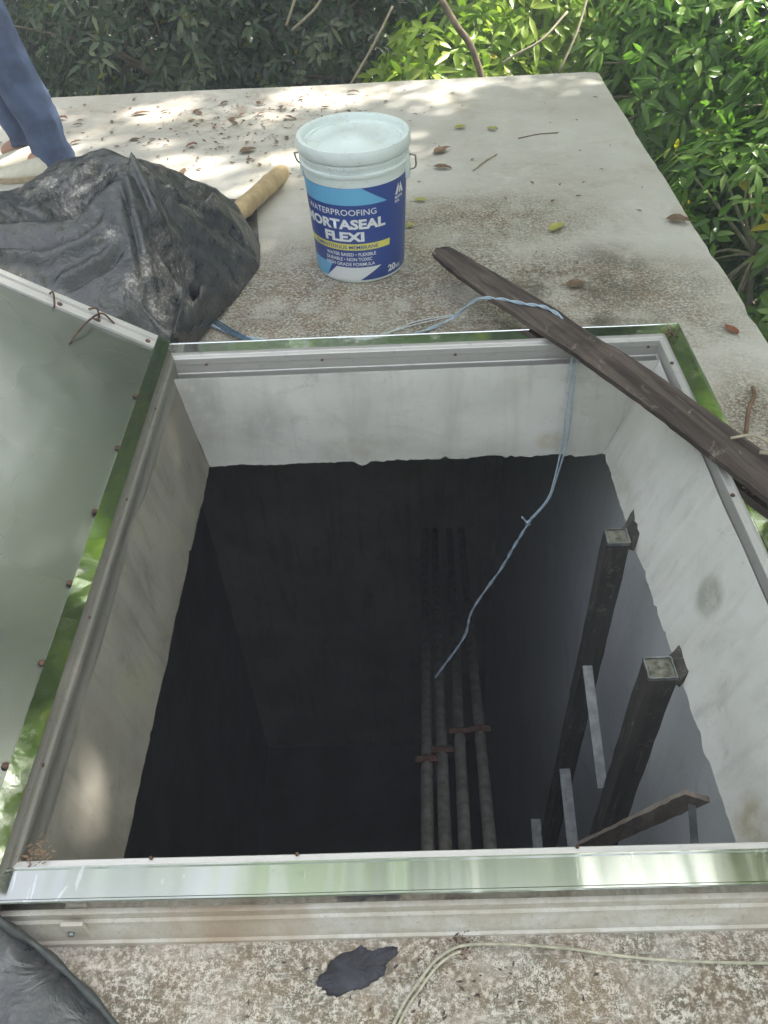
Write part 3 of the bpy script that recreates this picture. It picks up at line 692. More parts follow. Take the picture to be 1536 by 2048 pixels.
for s_ in range(2):
    tw.tube(spline([(-.24+.02*s_, 1.86+.01*s_, .004), (-.10, 1.87+.014*s_, .006), (.0+.01*s_, 1.93+.012*s_, .007), (.06, 1.955+.014*s_, .009), (.16, 1.985+.006*s_, .012)], 6), .0015, 5)
tag(tw.build('plastic_twine', MT['film'], None, True), 'frayed clear plastic twine trailing along the roof to the plank', 'twine')
br = MB()
for s_ in range(3):
    br.tube(spline([(-.50, 1.99+.012*s_, .012), (-.44+.01*s_, 1.93, .014), (-.37, 1.885+.008*s_, .007), (-.27, 1.86+.006*s_, .006), (-.15, 1.85, .006)], 6), .0028, 6)
tag(br.build('rope', MT['bluerope'], None, True), 'faded dark blue rope end lying on the roof beside the tarpaulin', 'rope')
cb = MB(); cp = spline([(-.10, .16, .006), (-.033, .295, .006), (-.005, .335, .007), (.03, .370, .010), (.075, .383, .012), (.18, .378, .010), (.26, .367, .008), (.333, .359, .008), (.46, .353, .008), (.65, .352, .008), (.9, .36, .008)], 8)
cb.tube(cp, .0021, 8); cb.tube([p+Vector((.004, -.005, -.001)) for p in cp[:30]], .0018, 8)
tag(cb.build('cable', MT['cable'], None, True), 'pale grey cable lying on the rough concrete in front of the hatch', 'cable')
# black tar patch
b = MB(); n = 90; c0 = Vector((-.083, .362, 0)); rings = (1.0, .97, .9, .75, .55, .3, .0)
for rr_ in rings:
    for k in range(n):
        a_ = 2*math.pi*k/n; q = Vector((math.cos(a_), math.sin(a_), 0))
        e_ = 1+.33*noise.noise(q*1.6+Vector((0, 0, 2))) + .13*noise.noise(q*5) + .07*noise.noise(q*14)
        x = rr_*.050*e_*q.x; y = rr_*.024*e_*q.y + x*.28
        b.v.append((c0.x+x, c0.y+y-.004, .001 if rr_ == 1 else .0035+.004*(1-rr_)**.5+.0015*noise.noise(Vector((x*110, y*110, 0)))+.0008*noise.noise(Vector((x*300, y*300, 4)))))
for j in range(len(rings)-1):
    for k in range(n): b.f.append((j*n+k, j*n+(k+1) % n, (j+1)*n+(k+1) % n, (j+1)*n+k))
tag(b.build('tar_patch', MT['tar'], None, True), 'dried black tar blot on the rough concrete in front of the hatch', 'tar patch')

# ================================================================ RAILS, BATTEN, STRAPS AND PIPES IN THE SHAFT
def post(x, y, zt, zb, w, d, label, blk):  # these stand for steel ladder rails, drawn with a dark grained surface
    r = empty('steel_rail', (x, y, zb), label, 'post', 'steel rails against the shaft wall')
    MB().bar((x, y, zt), (x, y, zb), w, d, (0, 1, 0), 40, .0012).build('shaft', MT['post'], r)
    MB().box((x, y, zt+.002), (w*.97, d*.97, .003)).build('end_cap', MT['cut'], r)
    rm = MB(); hw, hd, zz = w/2, d/2, zt+.004
    for a, b_ in (((-hw, -hd), (hw, -hd)), ((hw, -hd), (hw, hd)), ((hw, hd), (-hw, hd)), ((-hw, hd), (-hw, -hd))): rm.bar((x+a[0]*.96, y+a[1]*.96, zz), (x+b_[0]*.96, y+b_[1]*.96, zz), .0032, .009, (0, 0, 1), 6, .0007)
    rm.build('rim', MT['strap'], r)
    bx = MB(); bx.bar(blk[0], blk[1], .014, .060, (0, 1, 0), 6, .001); bx.build('side_plate', MT['post'], r)
    return r
post(.500, 1.330, -.205, -2.6, .052, .048, 'far tarred steel rail with a pointed plate at its head', ((.520, 1.330, -.235), (.572, 1.385, -.180)))
post(.508, .960, -.205, -2.6, .058, .052, 'near tarred steel rail with a pale square end', ((.528, .955, -.225), (.578, .985, -.185)))
def strapo(a, b, w, label):
    o = MB().bar(a, b, w, .004, (0, .3, 1), 1).build('metal_strap', MT['strap'], None); tag(o, label, 'strap', 'metal straps in the shaft')
strapo((.490, 1.345, -.67), (.487, 1.005, -.79), .026, 'thin grey strap running between the two steel rails')
strapo((.492, 1.36, -1.23), (.487, 1.02, -1.34), .034, 'lower grey strap between the two steel rails')
strapo((.46, 1.40, -1.80), (.45, 1.16, -1.84), .036, 'deepest short grey strap in the shaft')
strapo((.548, .765, -.345), (.545, .66, -.42), .014, 'small grey strap nailed across the slanting batten')
o = MB().bar((.548, .745, -.315), (.425, .865, -.81), .050, .010, (.3, 1, .3), 20, .0012).build('batten', MT['batten'], None); tag(o, 'grey brown rough batten slanting down from the near shaft wall', 'batten')
pl = [((.041, 1.093, -1.3), (.136, 3.594, -2.6)), ((.095, 1.092, -1.3), (.2, 3.591, -2.6)), ((.156, 1.09, -1.3), (.295, 3.587, -2.6)), ((.233, 1.088, -1.3), (.374, 3.583, -2.6))]
pn = ['leftmost of the four pipes in the shaft', 'second of the four shaft pipes counted from the left', 'third of the four shaft pipes counted from the left', 'rightmost of the four pipes in the shaft']
pn = ['grey pipe deep in the shaft, '+s for s in pn]
for (a, b_), l, ex in zip(pl, pn, (0, .01, -.01, .005)):
    a, b_ = Vector(a), Vector(b_); d = b_-a; s0 = a - d*.3; s1 = a + d*1.11
    r = empty('pipe', s0, l, 'pipe', 'pipes in the shaft')
    MB().tube([s0, a, a+d*.3, s1], .021, 14).build('tube', MT['pipe'], r, True)
    t_ = {0: .155, .01: .175, -.01: .22, .005: .225}[ex]; c_ = a+d*t_
    cl = MB(); dn = d.normalized(); cl.tube([c_-dn*.016, c_+dn*.016], .026, 14); cl.bar(c_+Vector((-.04, 0, .024)), c_+Vector((.04, 0, .024)), .022, .006); cl.build('clamp', MT['rust'], r)

# ================================================================ PERSON
def skin_body(name, verts, edges, radii, mat, parent, sub=2, root=0):
    me = bpy.data.meshes.new(name); me.from_pydata([tuple(v) for v in verts], edges, []); me.update()
    o = child(name, me, mat, parent)
    md = o.modifiers.new('skin', 'SKIN'); md.use_smooth_shade = True
    for i, r in enumerate(radii):
        v = me.skin_vertices[0].data[i]; v.radius = r if isinstance(r, tuple) else (r, r); v.use_root = (i == root)
    s_ = o.modifiers.new('sub', 'SUBSURF'); s_.levels = sub; s_.render_levels = sub
    return o
PB = Vector((-1.42, 3.2, 0))
per = empty('person', PB, 'person in blue trousers and cream canvas shoes walking past behind the tarpaulin', 'person')
# A: trailing leg on the right, B: leg with the visible shoe
hip = Vector((-1.50, 3.24, .88)); aA = Vector((-1.262, 3.16, .085)); kA = Vector((-1.352, 3.17, .50)); hA = Vector((-1.46, 3.16, .86))
aB = Vector((-1.400, 3.27, .085)); kB = Vector((-1.475, 3.28, .50)); hB = Vector((-1.50, 3.34, .86))
nk = Vector((-1.53, 3.25, 1.42)); ch = Vector((-1.52, 3.25, 1.22)); wa = Vector((-1.51, 3.25, 1.02))
V = [hip, wa, ch, nk, nk+Vector((0, 0, .05)),
     hA, kA, aA, aA+Vector((-.10, -.02, -.045)),
     hB, kB, aB, aB+Vector((-.10, -.02, -.045)),
     ch+Vector((0, -.15, .12)), Vector((-1.55, 3.02, 1.07)), Vector((-1.70, 3.03, .90)), Vector((-1.76, 3.035, .84)),
     ch+Vector((0, .15, .12)), Vector((-1.50, 3.49, 1.07)), Vector((-1.58, 3.50, .82)), Vector((-1.60, 3.50, .75))]
E_ = [(0, 1), (1, 2), (2, 3), (3, 4), (0, 5), (5, 6), (6, 7), (7, 8), (0, 9), (9, 10), (10, 11), (11, 12), (2, 13), (13, 14), (14, 15), (15, 16), (2, 17), (17, 18), (18, 19), (19, 20)]
Rr = [.11, .105, .12, .055, .05, .078, .052, .034, .03, .078, .052, .036, .03, .06, .04, .027, .03, .06, .04, .027, .03]
bd = skin_body('body', V, E_, Rr, MT['skin'], per)
for hc, s_ in ((V[16], -1), (V[20], 1)):
    for k in range(4):
        p = hc+Vector((-.012+.0*k, s_*(.0)+(-.028+.018*k), -.02)); L = (.07, .08, .075, .06)[k]
        MB().tube(spline([p, p+Vector((-.008, 0, -L*.5)), p+Vector((-.002, 0, -L))], 4), [.009]*5+[.008, .008, .007, .005], 8).build('finger', MT['skin'], bd, True)
    p = hc+Vector((-.015, -.03, 0)); MB().tube(spline([p, p+Vector((-.025, -.012, -.03)), p+Vector((-.03, -.01, -.055))], 4), [.011]*5+[.010, .009, .008, .005], 8).build('thumb', MT['skin'], bd, True)
# head
hb = bmesh.new(); bmesh.ops.create_uvsphere(hb, u_segments=24, v_segments=18, radius=1)
hc = nk+Vector((-.02, 0, .165))
for v in hb.verts:
    x, y, z = v.co; q = Vector((x*.098, y*.076, z*.118))
    if z < 0: q.x *= 1+.12*z; q.y *= 1+.28*z
    if x < -.9 and abs(y) < .3 and -.35 < z < .1: q.x -= .022
    v.co = hc+q
me = bpy.data.meshes.new('head'); hb.to_mesh(me); hb.free(); hd = child('head', me, MT['skin'], per, True)
for s_ in (-1, 1):
    MB().box(hc+Vector((0, s_*.077, 0)), (.03, .012, .055)).build('ear', MT['skin'], hd, True, .005)
    e = bmesh.new(); bmesh.ops.create_uvsphere(e, u_segments=10, v_segments=8, radius=.011); bmesh.ops.translate(e, verts=e.verts, vec=hc+Vector((-.083, s_*.03, .012))); me = bpy.data.meshes.new('eye'); e.to_mesh(me); e.free(); child('eye', me, MT['hair'], hd, True)
MB().tube([hc+Vector((-.088, -.022, -.055)), hc+Vector((-.094, 0, -.054)), hc+Vector((-.088, .022, -.055))], .005, 6).build('mouth', MT['red'], hd, True)
hh = bmesh.new(); bmesh.ops.create_uvsphere(hh, u_segments=24, v_segments=18, radius=1)
bmesh.ops.delete(hh, geom=[v for v in hh.verts if v.co.z < -.25 or (v.co.x < -.45 and v.co.z < .45)], context='VERTS')
for v in hh.verts: x, y, z = v.co; v.co = hc+Vector((x*.106+.004, y*.084, z*.126+.004))*(1+.0)
me = bpy.data.meshes.new('hair'); hh.to_mesh(me); hh.free(); o = child('hair', me, MT['hair'], per, True); o.modifiers.new('s', 'SOLIDIFY').thickness = .008
# clothes
def cloth_tube(rows, seg=40, fold=.006, seed=0, open_end=True):
    """rows: (center, rx, ry); horizontal-ish sections"""
    P = []; m = len(rows); up = 6
    rr_ = []
    for i in range(m-1):
        for k in range(up):
            t_ = k/up; rr_.append((rows[i][0].lerp(rows[i+1][0], t_), rows[i][1]*(1-t_)+rows[i+1][1]*t_, rows[i][2]*(1-t_)+rows[i+1][2]*t_))
    rr_.append(rows[-1]); b = MB()
    for i, (c_, rx, ry) in enumerate(rr_):
        for k in range(seg):
            a_ = 2*math.pi*k/seg; f_ = fold*(noise.noise(Vector((math.cos(a_)*1.6+seed, math.sin(a_)*1.6, c_.z*9))) + .7*noise.noise(Vector((math.cos(a_)*2.2+c_.z*14, math.sin(a_)*1.2, c_.z*22+seed))))
            b.v.append((c_.x+(rx+f_)*math.cos(a_), c_.y+(ry+f_)*math.sin(a_), c_.z))
    for i in range(len(rr_)-1):
        for k in range(seg): b.f.append((i*seg+k, i*seg+(k+1) % seg, (i+1)*seg+(k+1) % seg, (i+1)*seg+k))
    return b
tr = cloth_tube([(aA+Vector((0, 0, -.055)), .068, .066), (aA+Vector((-.012, 0, .10)), .070, .066), (aA.lerp(kA, .5), .074, .070), (kA, .078, .076), (kA.lerp(hA, .5), .092, .092), (hA, .11, .10)], 60, .013, 1)
t3 = cloth_tube([(aB+Vector((0, 0, -.005)), .056, .058), (aB+Vector((-.01, 0, .10)), .064, .062), (aB.lerp(kB, .5), .072, .070), (kB, .078, .076), (kB.lerp(hB, .5), .092, .092), (hB, .11, .10)], 60, .013, 5)
t4 = cloth_tube([(hip+Vector((.02, .0, -.10)), .10, .15), (hip, .125, .185), (hip+Vector((0, 0, .08)), .118, .165), (wa+Vector((0, 0, .0)), .112, .15)], 44, .004, 9)
tr.add(t3.v, t3.f).add(t4.v, t4.f); o = tr.build('trousers', MT['denim'], per, True); o.modifiers.new('s', 'SOLIDIFY').thickness = .003
s1 = cloth_tube([(hip+Vector((0, 0, .03)), .135, .19), (wa, .13, .17), (ch, .14, .185), (ch+Vector((0, 0, .13)), .11, .18), (nk+Vector((0, 0, -.01)), .062, .065)], 44, .006, 3)
for sgn, el, sh_ in ((-1, V[14], V[13]), (1, V[18], V[17])):
    s1.tube(spline([sh_+Vector((0, 0, .0)), sh_.lerp(el, .35), sh_.lerp(el, .75)], 5), [.075]*4+[.068]*4+[.064]*3, 20, False)
o = s1.build('shirt', MT['shirt'], per, True); o.modifiers.new('s', 'SOLIDIFY').thickness = .003
def shoe(an, yaw):
    r_ = Matrix.Rotation(yaw, 3, 'Z'); heel = Vector((an.x, an.y, 0))
    secs = [(.055, .018, .060), (.045, .032, .074), (.0, .037, .078), (-.05, .040, .070), (-.10, .046, .058), (-.15, .046, .046), (-.19, .036, .036), (-.212, .016, .026)]
    b = MB(); seg = 24
    for x, hw, h in secs:
        for k in range(seg):
            a_ = 2*math.pi*k/seg; y = hw*math.cos(a_); z = .022 + max(-.004, (h-.02)*math.sin(a_)); b.v.append(tuple(heel + r_ @ Vector((x, y, z))))
    for i in range(len(secs)-1):
        for k in range(seg): b.f.append((i*seg+k, i*seg+(k+1) % seg, (i+1)*seg+(k+1) % seg, (i+1)*seg+k))
    b.f += [tuple(range(seg)), tuple((len(secs)-1)*seg+k for k in range(seg))]
    o = b.build('shoe', MT['shoe'], per, True)
    out = [(x, hw+.004) for x, hw, h in secs]; ring = [(x, hw) for x, hw in out] + [(x, -hw) for x, hw in out[::-1]]; s_ = MB(); n_ = len(ring)
    for z in (.002, .020): s_.v += [tuple(heel + r_ @ Vector((x, y, z))) for x, y in ring]
    s_.f = [tuple(range(n_)), tuple(range(n_, 2*n_))] + [(k, (k+1) % n_, n_+(k+1) % n_, n_+k) for k in range(n_)]
    s_.build('sole', MT['sole'], o)
shoe(Vector((-1.375, 3.22, 0)), R(12)); shoe(Vector((-1.27, 3.13, 0)), R(8))

# ================================================================ FALLEN LEAVES AND TWIGS
def leaf_mesh(L, W, curl, seed):
    rnd = random.Random(seed); v = []; f = []; n = 7
    for i in range(n+1):
        t_ = i/n; w = W*math.sin(math.pi*min(1, t_**.8))**.8*(1+rnd.uniform(-.15, .15)) if 0 < i < n else .0006
        z = .004 + curl*L*math.sin(t_*3)*rnd.uniform(.5, 1.1); y = .1*L*math.sin(t_*2.5)
        for k, s_ in enumerate((-1, -.5, 0, .5, 1)): v.append((L*(t_-.5), y+s_*w/2, z+abs(s_)*curl*W*1.2+rnd.uniform(0, .001)))
    for i in range(n):
        for k in range(4): f.append((i*5+k, i*5+k+1, i*5+6+k, i*5+5+k))
    st = len(v); a_ = (-.5*L, 0, .004); v += [a_, (-.5*L, .0015, .004), (-.78*L, .0015+.06*L, .003), (-.78*L, .06*L, .003)]; f.append((st, st+1, st+2, st+3))
    me = pydata('leaf', v, f); me.polygons.foreach_set('use_smooth', [True]*len(f)); return me
def top(name, me, loc, rz, mat=None, sc_=1.0):
    o = bpy.data.objects.new(name, me); C.objects.link(o); o.location = loc; o.rotation_euler = (random.uniform(-.1, .1), random.uniform(-.1, .1), rz); o.scale = (sc_,)*3
    if mat and not me.materials: me.materials.append(mat)
    return o
sp_ = [((.911, 2.513), .075, .045, 'dry', -.3, 'large brown curled dead leaf near the roof edge'), ((.882, 1.869), .05, .03, 'red', 1.9, 'russet dead leaf lying beside the hatch corner'),
       ((.526, 2.497), .075, .035, 'olive', .7, 'yellow green fallen leaf beyond the plank'), ((.518, 2.131), .06, .035, 'dry', -.2, 'dark curled dead leaf just past the middle of the plank'),
       ((.098, 2.747), .05, .022, 'olive', -.4, 'small olive leaf lying behind the pail to its right'), ((.285, 3.418), .05, .03, 'olive', .2, 'green leaf far from the pail, nearer it of two'),
       ((.412, 3.391), .05, .03, 'olive', 2.4, 'green leaf far from the pail, farther out of two'), ((.20, 3.18), .085, .04, 'dry', .6, 'brown crumpled leaf with a bent stalk behind the pail handle'),
       ((.19, 3.02), .07, .03, 'dry', -.3, 'brown leaf just in front of the crumpled one behind the pail'), ((.06, 2.56), .035, .02, 'olive', .2, 'tiny olive leaf close to the base of the pail'),
       ((-.55, 3.27), .07, .045, 'dry', .4, 'brown leaf lying on the roof between tarpaulin and pail'), ((-1.07, 3.75), .08, .03, 'dry', .1, 'dark brown leaf near the far edge above the tarpaulin')]
for i, ((x, y), L, W_, m, rz, lb) in enumerate(sp_):
    o = top('fallen_leaf', leaf_mesh(L, W_, .07, i), (x, y, .002), rz, MT[m]); tag(o, lb, 'leaf')
protos = [leaf_mesh(.05, .024, .03+.03*i, 40+i) for i in range(5)]
for i, p in enumerate(protos): p.materials.append(MT['dry'] if i < 4 else MT['red'])
rnd = random.Random(5); cnt = 0
while cnt < 110:
    x = rnd.uniform(-1.6, .1); y = rnd.triangular(2.7, 4.0, 3.7)
    if (Vector((x, y, 0))-BC).length < .2 or (x < -.4 and y < 2.95) or (abs(x+1.35) < .2 and y < 3.4): continue
    o = top('fallen_leaf', rnd.choice(protos), (x, y, .002), rnd.uniform(0, 6.3), None, rnd.choice((.3, .4, .5, .6, .75, .95))); cnt += 1
    tag(o, 'small brown dead leaf among those scattered toward the far edge of the roof', 'leaf', 'dead leaves scattered on the far roof')
for i in range(26):
    x = rnd.uniform(.1, .9); y = rnd.uniform(2.5, 3.95); o = top('fallen_leaf', rnd.choice(protos), (x, y, .002), rnd.uniform(0, 6.3), None, rnd.uniform(.2, .45))
    tag(o, 'tiny dry leaf scrap on the bare concrete right of the pail', 'leaf', 'leaf scraps right of the pail')
# stalks
def stalk(pts, r, label, mat='twig', grp=None):
    o = MB().tube(spline(pts, 6), r, 6).build('twig', MT[mat], None, True); tag(o, label, 'twig', grp)
stalk([(.30, 2.99, .004), (.36, 3.08, .006), (.40, 3.13, .004)], .003, 'short straight twig lying beyond the brown leaves right of the pail')
stalk([(.78, 1.44, .005), (.80, 1.50, .03), (.835, 1.56, .02), (.85, 1.61, .008)], .005, 'knobbly brown twig on the roof beside the right side of the hatch', 'dry')
stalk([(.50, 3.28, .004), (.58, 3.31, .005), (.66, 3.32, .004)], .002, 'thin dark stalk on the far right of the roof', 'dry')
stalk([(.66, 1.27, .137), (.70, 1.26, .150), (.735, 1.235, .140)], .003, 'short pale twig resting on top of the plank', 'twig')
stalk([(.70, 1.22, .140), (.76, 1.19, .150), (.85, 1.16, .13), (.95, 1.12, .10)], .004, 'longer pale twig lying across the near end of the plank', 'twig')
# curb debris clumps
def clump(c_, s_, n_, label, mat='dry', fl=.25):
    b = MB(); rd = random.Random(n_)
    for k in range(n_):
        p = Vector(c_)+Vector((rd.gauss(0, s_), rd.gauss(0, s_), abs(rd.gauss(0, s_*fl))))
        if c_[2] < .09 and s_ > .04 and ((HX0-.04 < p.x < HX1+.04 and HY0-.04 < p.y < HY1+.04) or p.x > .93 or p.y > 4.0): continue
        a_ = rd.uniform(0, 6.3); L = rd.uniform(.0015, .0055)*(2.2 if s_ > .25 else 1)
        d = Vector((math.cos(a_), math.sin(a_), rd.uniform(-.2, .3)))*L; n_v = Vector((-math.sin(a_), math.cos(a_), rd.uniform(-.4, .4)))*L*.35
        b.add([p-d, p+n_v, p+d, p-n_v+Vector((0, 0, L*.2))], [(0, 1, 2), (0, 2, 3)])
    o = b.build('debris', MT[mat], None); tag(o, label, 'debris', kind='stuff')
clump((-.55, 3.55, .003), .28, 420, 'crumbled dry leaf litter strewn between tarpaulin and far roof edge', 'dry', .004)
clump((.2, 2.5, .003), .20, 260, 'dark grit strewn on the roof around the pail', 'plank', .004)
clump((.0, .30, .003), .12, 200, 'dark grit on the concrete in front of the hatch', 'plank', .004)
clump((.655, 1.715, .104), .012, 60, 'dry brown debris caught on the far right hatch corner')
clump((.690, 1.155, .104), .016, 70, 'dry brown debris on the right hatch rim beside the plank')
clump((-.525, .482, .096), .012, 60, 'dry debris in the near left hatch corner')
clump((-.42, 2.02, .006), .03, 160, 'dirt and leaf crumbs at the foot of the tarpaulin')
clump((.46, 2.2, .003), .07, 140, 'dark crumbs of rotted wood beside the far end of the plank', 'plank')
clump((.06, .385, .008), .008, 40, 'small rusty crumbs on the moulding in front of the hatch', 'rust')

# ================================================================ TREES
def leaf_cloud(P, D, L, W, rnd, per=7, droop=.35, tmul=1.0, tone=None):
    """rosettes of long leaves at points P (n,3) facing D; arrays of triangles with a tint per leaf"""
    n = len(P); ang = rnd.uniform(0, 2*np.pi, (n, 1)) + np.arange(per)[None]*2*np.pi/per + rnd.normal(0, .3, (n, per))
    D = D/np.linalg.norm(D, axis=1, keepdims=True); A = np.cross(D, np.array([.31, .17, .93])); A /= np.linalg.norm(A, axis=1, keepdims=True); B = np.cross(D, A)
    out = np.cos(ang)[..., None]*A[:, None] + np.sin(ang)[..., None]*B[:, None]
    d = out + D[:, None]*rnd.uniform(-.1, .8, (n, per, 1)); d[..., 2] -= droop*rnd.uniform(.2, 1.3, (n, per)); d /= np.linalg.norm(d, axis=-1, keepdims=True)
    s = np.cross(d, D[:, None] + rnd.normal(0, .35, (n, per, 3))); s /= np.linalg.norm(s, axis=-1, keepdims=True); u = np.cross(s, d)
    ll = L*rnd.uniform(.6, 1.25, (n, per, 1))*np.clip(rnd.normal(1, .28, (n, 1, 1)), .45, 1.6); ww = W*rnd.uniform(.75, 1.2, (n, per, 1)); st = P[:, None] + d*ll*rnd.uniform(.05, .3, (n, per, 1)) + D[:, None]*rnd.uniform(-.5, .3, (n, per, 1))*L
    sag = np.array([0, 0, -1.0])
    def pt(t, side, lift): return st + d*ll*t + s*ww*side + u*ww*lift + sag*ll*.22*t*t
    V = np.stack([pt(0, 0, 0), pt(.33, -.5, .12), pt(.33, 0, -.05), pt(.33, .5, .12), pt(.68, -.38, .1), pt(.68, 0, -.04), pt(.68, .38, .1), pt(1, 0, 0)], axis=2).reshape(-1, 8, 3)
    T = np.array([[0, 2, 1], [0, 3, 2], [1, 2, 5], [1, 5, 4], [2, 3, 6], [2, 6, 5], [4, 5, 7], [5, 6, 7]])
    k = len(V); F = (np.arange(k)[:, None, None]*8 + T[None]).reshape(-1, 3)
    tint = np.clip(np.repeat(rnd.normal(.5, .17, (n, 1)), per, 1) + rnd.normal(0, .13, (n, per)), 0, 1).reshape(-1)
    return V.reshape(-1, 3), F, np.repeat(tint, 8)
def np_mesh(name, V, F, tint):
    me = bpy.data.meshes.new(name); me.vertices.add(len(V)); me.vertices.foreach_set('co', V.astype(np.float32).ravel())
    me.loops.add(len(F)*3); me.loops.foreach_set('vertex_index', F.astype(np.int32).ravel()); me.polygons.add(len(F))
    me.polygons.foreach_set('loop_start', np.arange(0, len(F)*3, 3, dtype=np.int32)); me.polygons.foreach_set('loop_total', np.full(len(F), 3, dtype=np.int32))
    me.update(calc_edges=True); a_ = me.attributes.new('tint', 'FLOAT', 'POINT'); a_.data.foreach_set('value', tint.astype(np.float32)); me.validate()
    return me
def crown_points(ells, n, rnd, shell=.55, holes=()):
    vol = np.array([e[1][0]*e[1][1]*e[1][2] for e in ells])**.75; ch_ = rnd.choice(len(ells), n, p=vol/vol.sum()); P = np.empty((n, 3)); D = np.empty((n, 3))
    for i, k in enumerate(ch_):
        c_, r = np.array(ells[k][0]), np.array(ells[k][1]); d = rnd.normal(0, 1, 3); d /= np.linalg.norm(d)
        rr_ = (shell + (1-shell)*rnd.uniform(0, 1)**.6)*(1+rnd.normal(0, .08)); P[i] = c_ + d*r*rr_; D[i] = d/r
        D[i] /= np.linalg.norm(D[i]); D[i] += np.array([0, 0, .35])
    S_ = np.array(SUN)
    hm = np.ones(n, bool)
    for hx, hy, hz, hr in holes:                      # leaves cleared along sun rays to aim the light patches
        rel = P - np.array([hx, hy, hz]); tt = rel @ S_; hm &= np.linalg.norm(rel - tt[:, None]*S_, axis=1) > hr
    P, D = P[hm], D[hm]
    # carve gaps with a low-frequency noise
    keep = np.array([noise.noise(Vector(p)*1.7) + .6*noise.noise(Vector(p)*4.1) > -.28 for p in P])
    return P[keep], D[keep]
def tree(name, label, cat, base, ells, n, L, W, mat, seed, per=7, group=None, droop=.35, twigs=60, tr_r=.12, barkm='bark', shell=.55, holes=(), ff=.45):
    rnd = np.random.default_rng(seed); rt = empty(name, base, label, cat, group)
    P, D = crown_points(ells, n, rnd, shell, holes); V, F, t_ = leaf_cloud(P, D, L, W, rnd, per, droop)
    cr_ = child('crown', np_mesh('crown', V, F, t_), MT[mat], rt)
    b = MB(); bs = Vector(base); cen = sum((Vector(e[0]) for e in ells), Vector())/len(ells); fork = bs.lerp(cen, ff); fork.x = bs.x*.6+cen.x*.4; fork.y = bs.y*.6+cen.y*.4
    b.tube(spline([bs-Vector((0, 0, .3)), bs.lerp(fork, .5)+Vector((.08, .05, 0)), fork], 6), [tr_r*(1.2-.5*i/12) for i in range(13)], 10)
    b.build('trunk', MT[barkm], rt, True)
    lb = MB(); nodes = []
    for e in ells:
        c_ = Vector(e[0]); mid = fork.lerp(c_, .5)+Vector((rnd.uniform(-.2, .2), rnd.uniform(-.2, .2), .1)); pp = spline([fork, mid, c_], 6)
        lb.tube(pp, [tr_r*.55*(1-.65*i/12) for i in range(13)], 7); nodes.append((c_, e))
    for k in rnd.choice(len(P), min(twigs, len(P)), replace=False):
        p = Vector(P[k]); c_ = min((q for q, e in nodes), key=lambda q: (q-p).length); mid = c_.lerp(p, .5)+Vector((rnd.uniform(-.1, .1), rnd.uniform(-.1, .1), rnd.uniform(0, .12)))
        lb.tube(spline([c_, mid, p], 4), [tr_r*.12*(1-.7*i/8) for i in range(9)], 5)
    lb.build('limbs', MT[barkm], rt, True)
    return rt
def copy_tree(o, loc, rz, sc_, label, group, parent=None):
    c_ = o.copy(); C.objects.link(c_)
    if parent is None: c_.location = loc; c_.rotation_euler.z = rz; c_.scale = (sc_,)*3; c_['label'] = label; c_['group'] = group
    else: c_.parent = parent
    for h in o.children: copy_tree(h, None, 0, 1, None, None, c_)
    return c_

# in view, from left to right
tree('shade_tree', 'dark dense small leaved tree behind the walking person', 'tree', (-3.4, 8.0, -5.4), [((-3.6, 7.2, -.7), (1.7, 1.1, 1.5)), ((-2.0, 7.6, -.3), (1.3, 1.0, 1.2)), ((-2.8, 8.2, 1.6), (1.9, 1.3, 1.5)), ((-3.2, 7.4, -2.1), (1.8, 1.0, 1.0))], 5200, .085, .034, 'L_dark', 1, 7)
tree('shade_tree', 'dark tree with pale sunlit leaves above the tarpaulin peak', 'tree', (-1.2, 6.9, -5.4), [((-1.5, 6.0, -.5), (1.0, .7, 1.0)), ((-.6, 6.3, -.6), (1.1, .8, 1.1)), ((-1.0, 6.8, 1.0), (1.3, 1.0, 1.2)), ((-1.1, 6.0, -1.9), (1.4, .8, .9))], 5200, .075, .03, 'L_dark', 2, 7)
tree('shade_tree', 'dim fine leaved tree straight behind the pail', 'tree', (.0, 7.6, -5.4), [((.1, 7.0, -.5), (1.3, .8, 1.1)), ((-.1, 7.3, 1.2), (1.5, 1.0, 1.2)), ((.1, 6.8, -1.9), (1.4, .8, 1.0))], 4200, .08, .03, 'L_mid', 3, 7)
tree('leafy_shrub', 'yellow green leafy shrub bush rising behind the far edge right of the pail', 'shrub', (.7, 5.7, -5.4), [((.35, 5.15, -.45), (.50, .40, .55)), ((.95, 5.5, -.30), (.65, .5, .65)), ((.7, 5.6, -1.4), (.8, .5, .8)), ((1.5, 5.9, .1), (.6, .5, .6))], 1500, .11, .038, 'L_yel', 4, 7, tr_r=.07, twigs=70, barkm='twig')
tree('broadleaf_tree', 'bright green broadleaf tree with long glossy leaves at the far right corner', 'tree', (2.6, 6.0, -5.4), [((1.75, 5.0, -.45), (.75, .7, .8)), ((2.6, 5.3, -.1), (1.0, .8, 1.0)), ((2.2, 5.0, -1.5), (1.0, .8, .9)), ((3.2, 5.9, .8), (1.2, 1.0, 1.0))], 5600, .10, .034, 'L_bright', 5, 7, tr_r=.1, twigs=110, barkm='twig')
tree('broadleaf_tree', 'leafy green tree crowding the right edge of the roof', 'tree', (2.5, 3.9, -5.4), [((1.75, 3.7, -.75), (.55, .7, .6)), ((2.3, 4.2, -.35), (.7, .7, .7)), ((2.0, 3.4, -1.7), (.7, .8, .7)), ((2.7, 3.6, .1), (.7, .8, .7))], 4000, .095, .032, 'L_bright', 6, 7, tr_r=.09, twigs=90, barkm='twig')
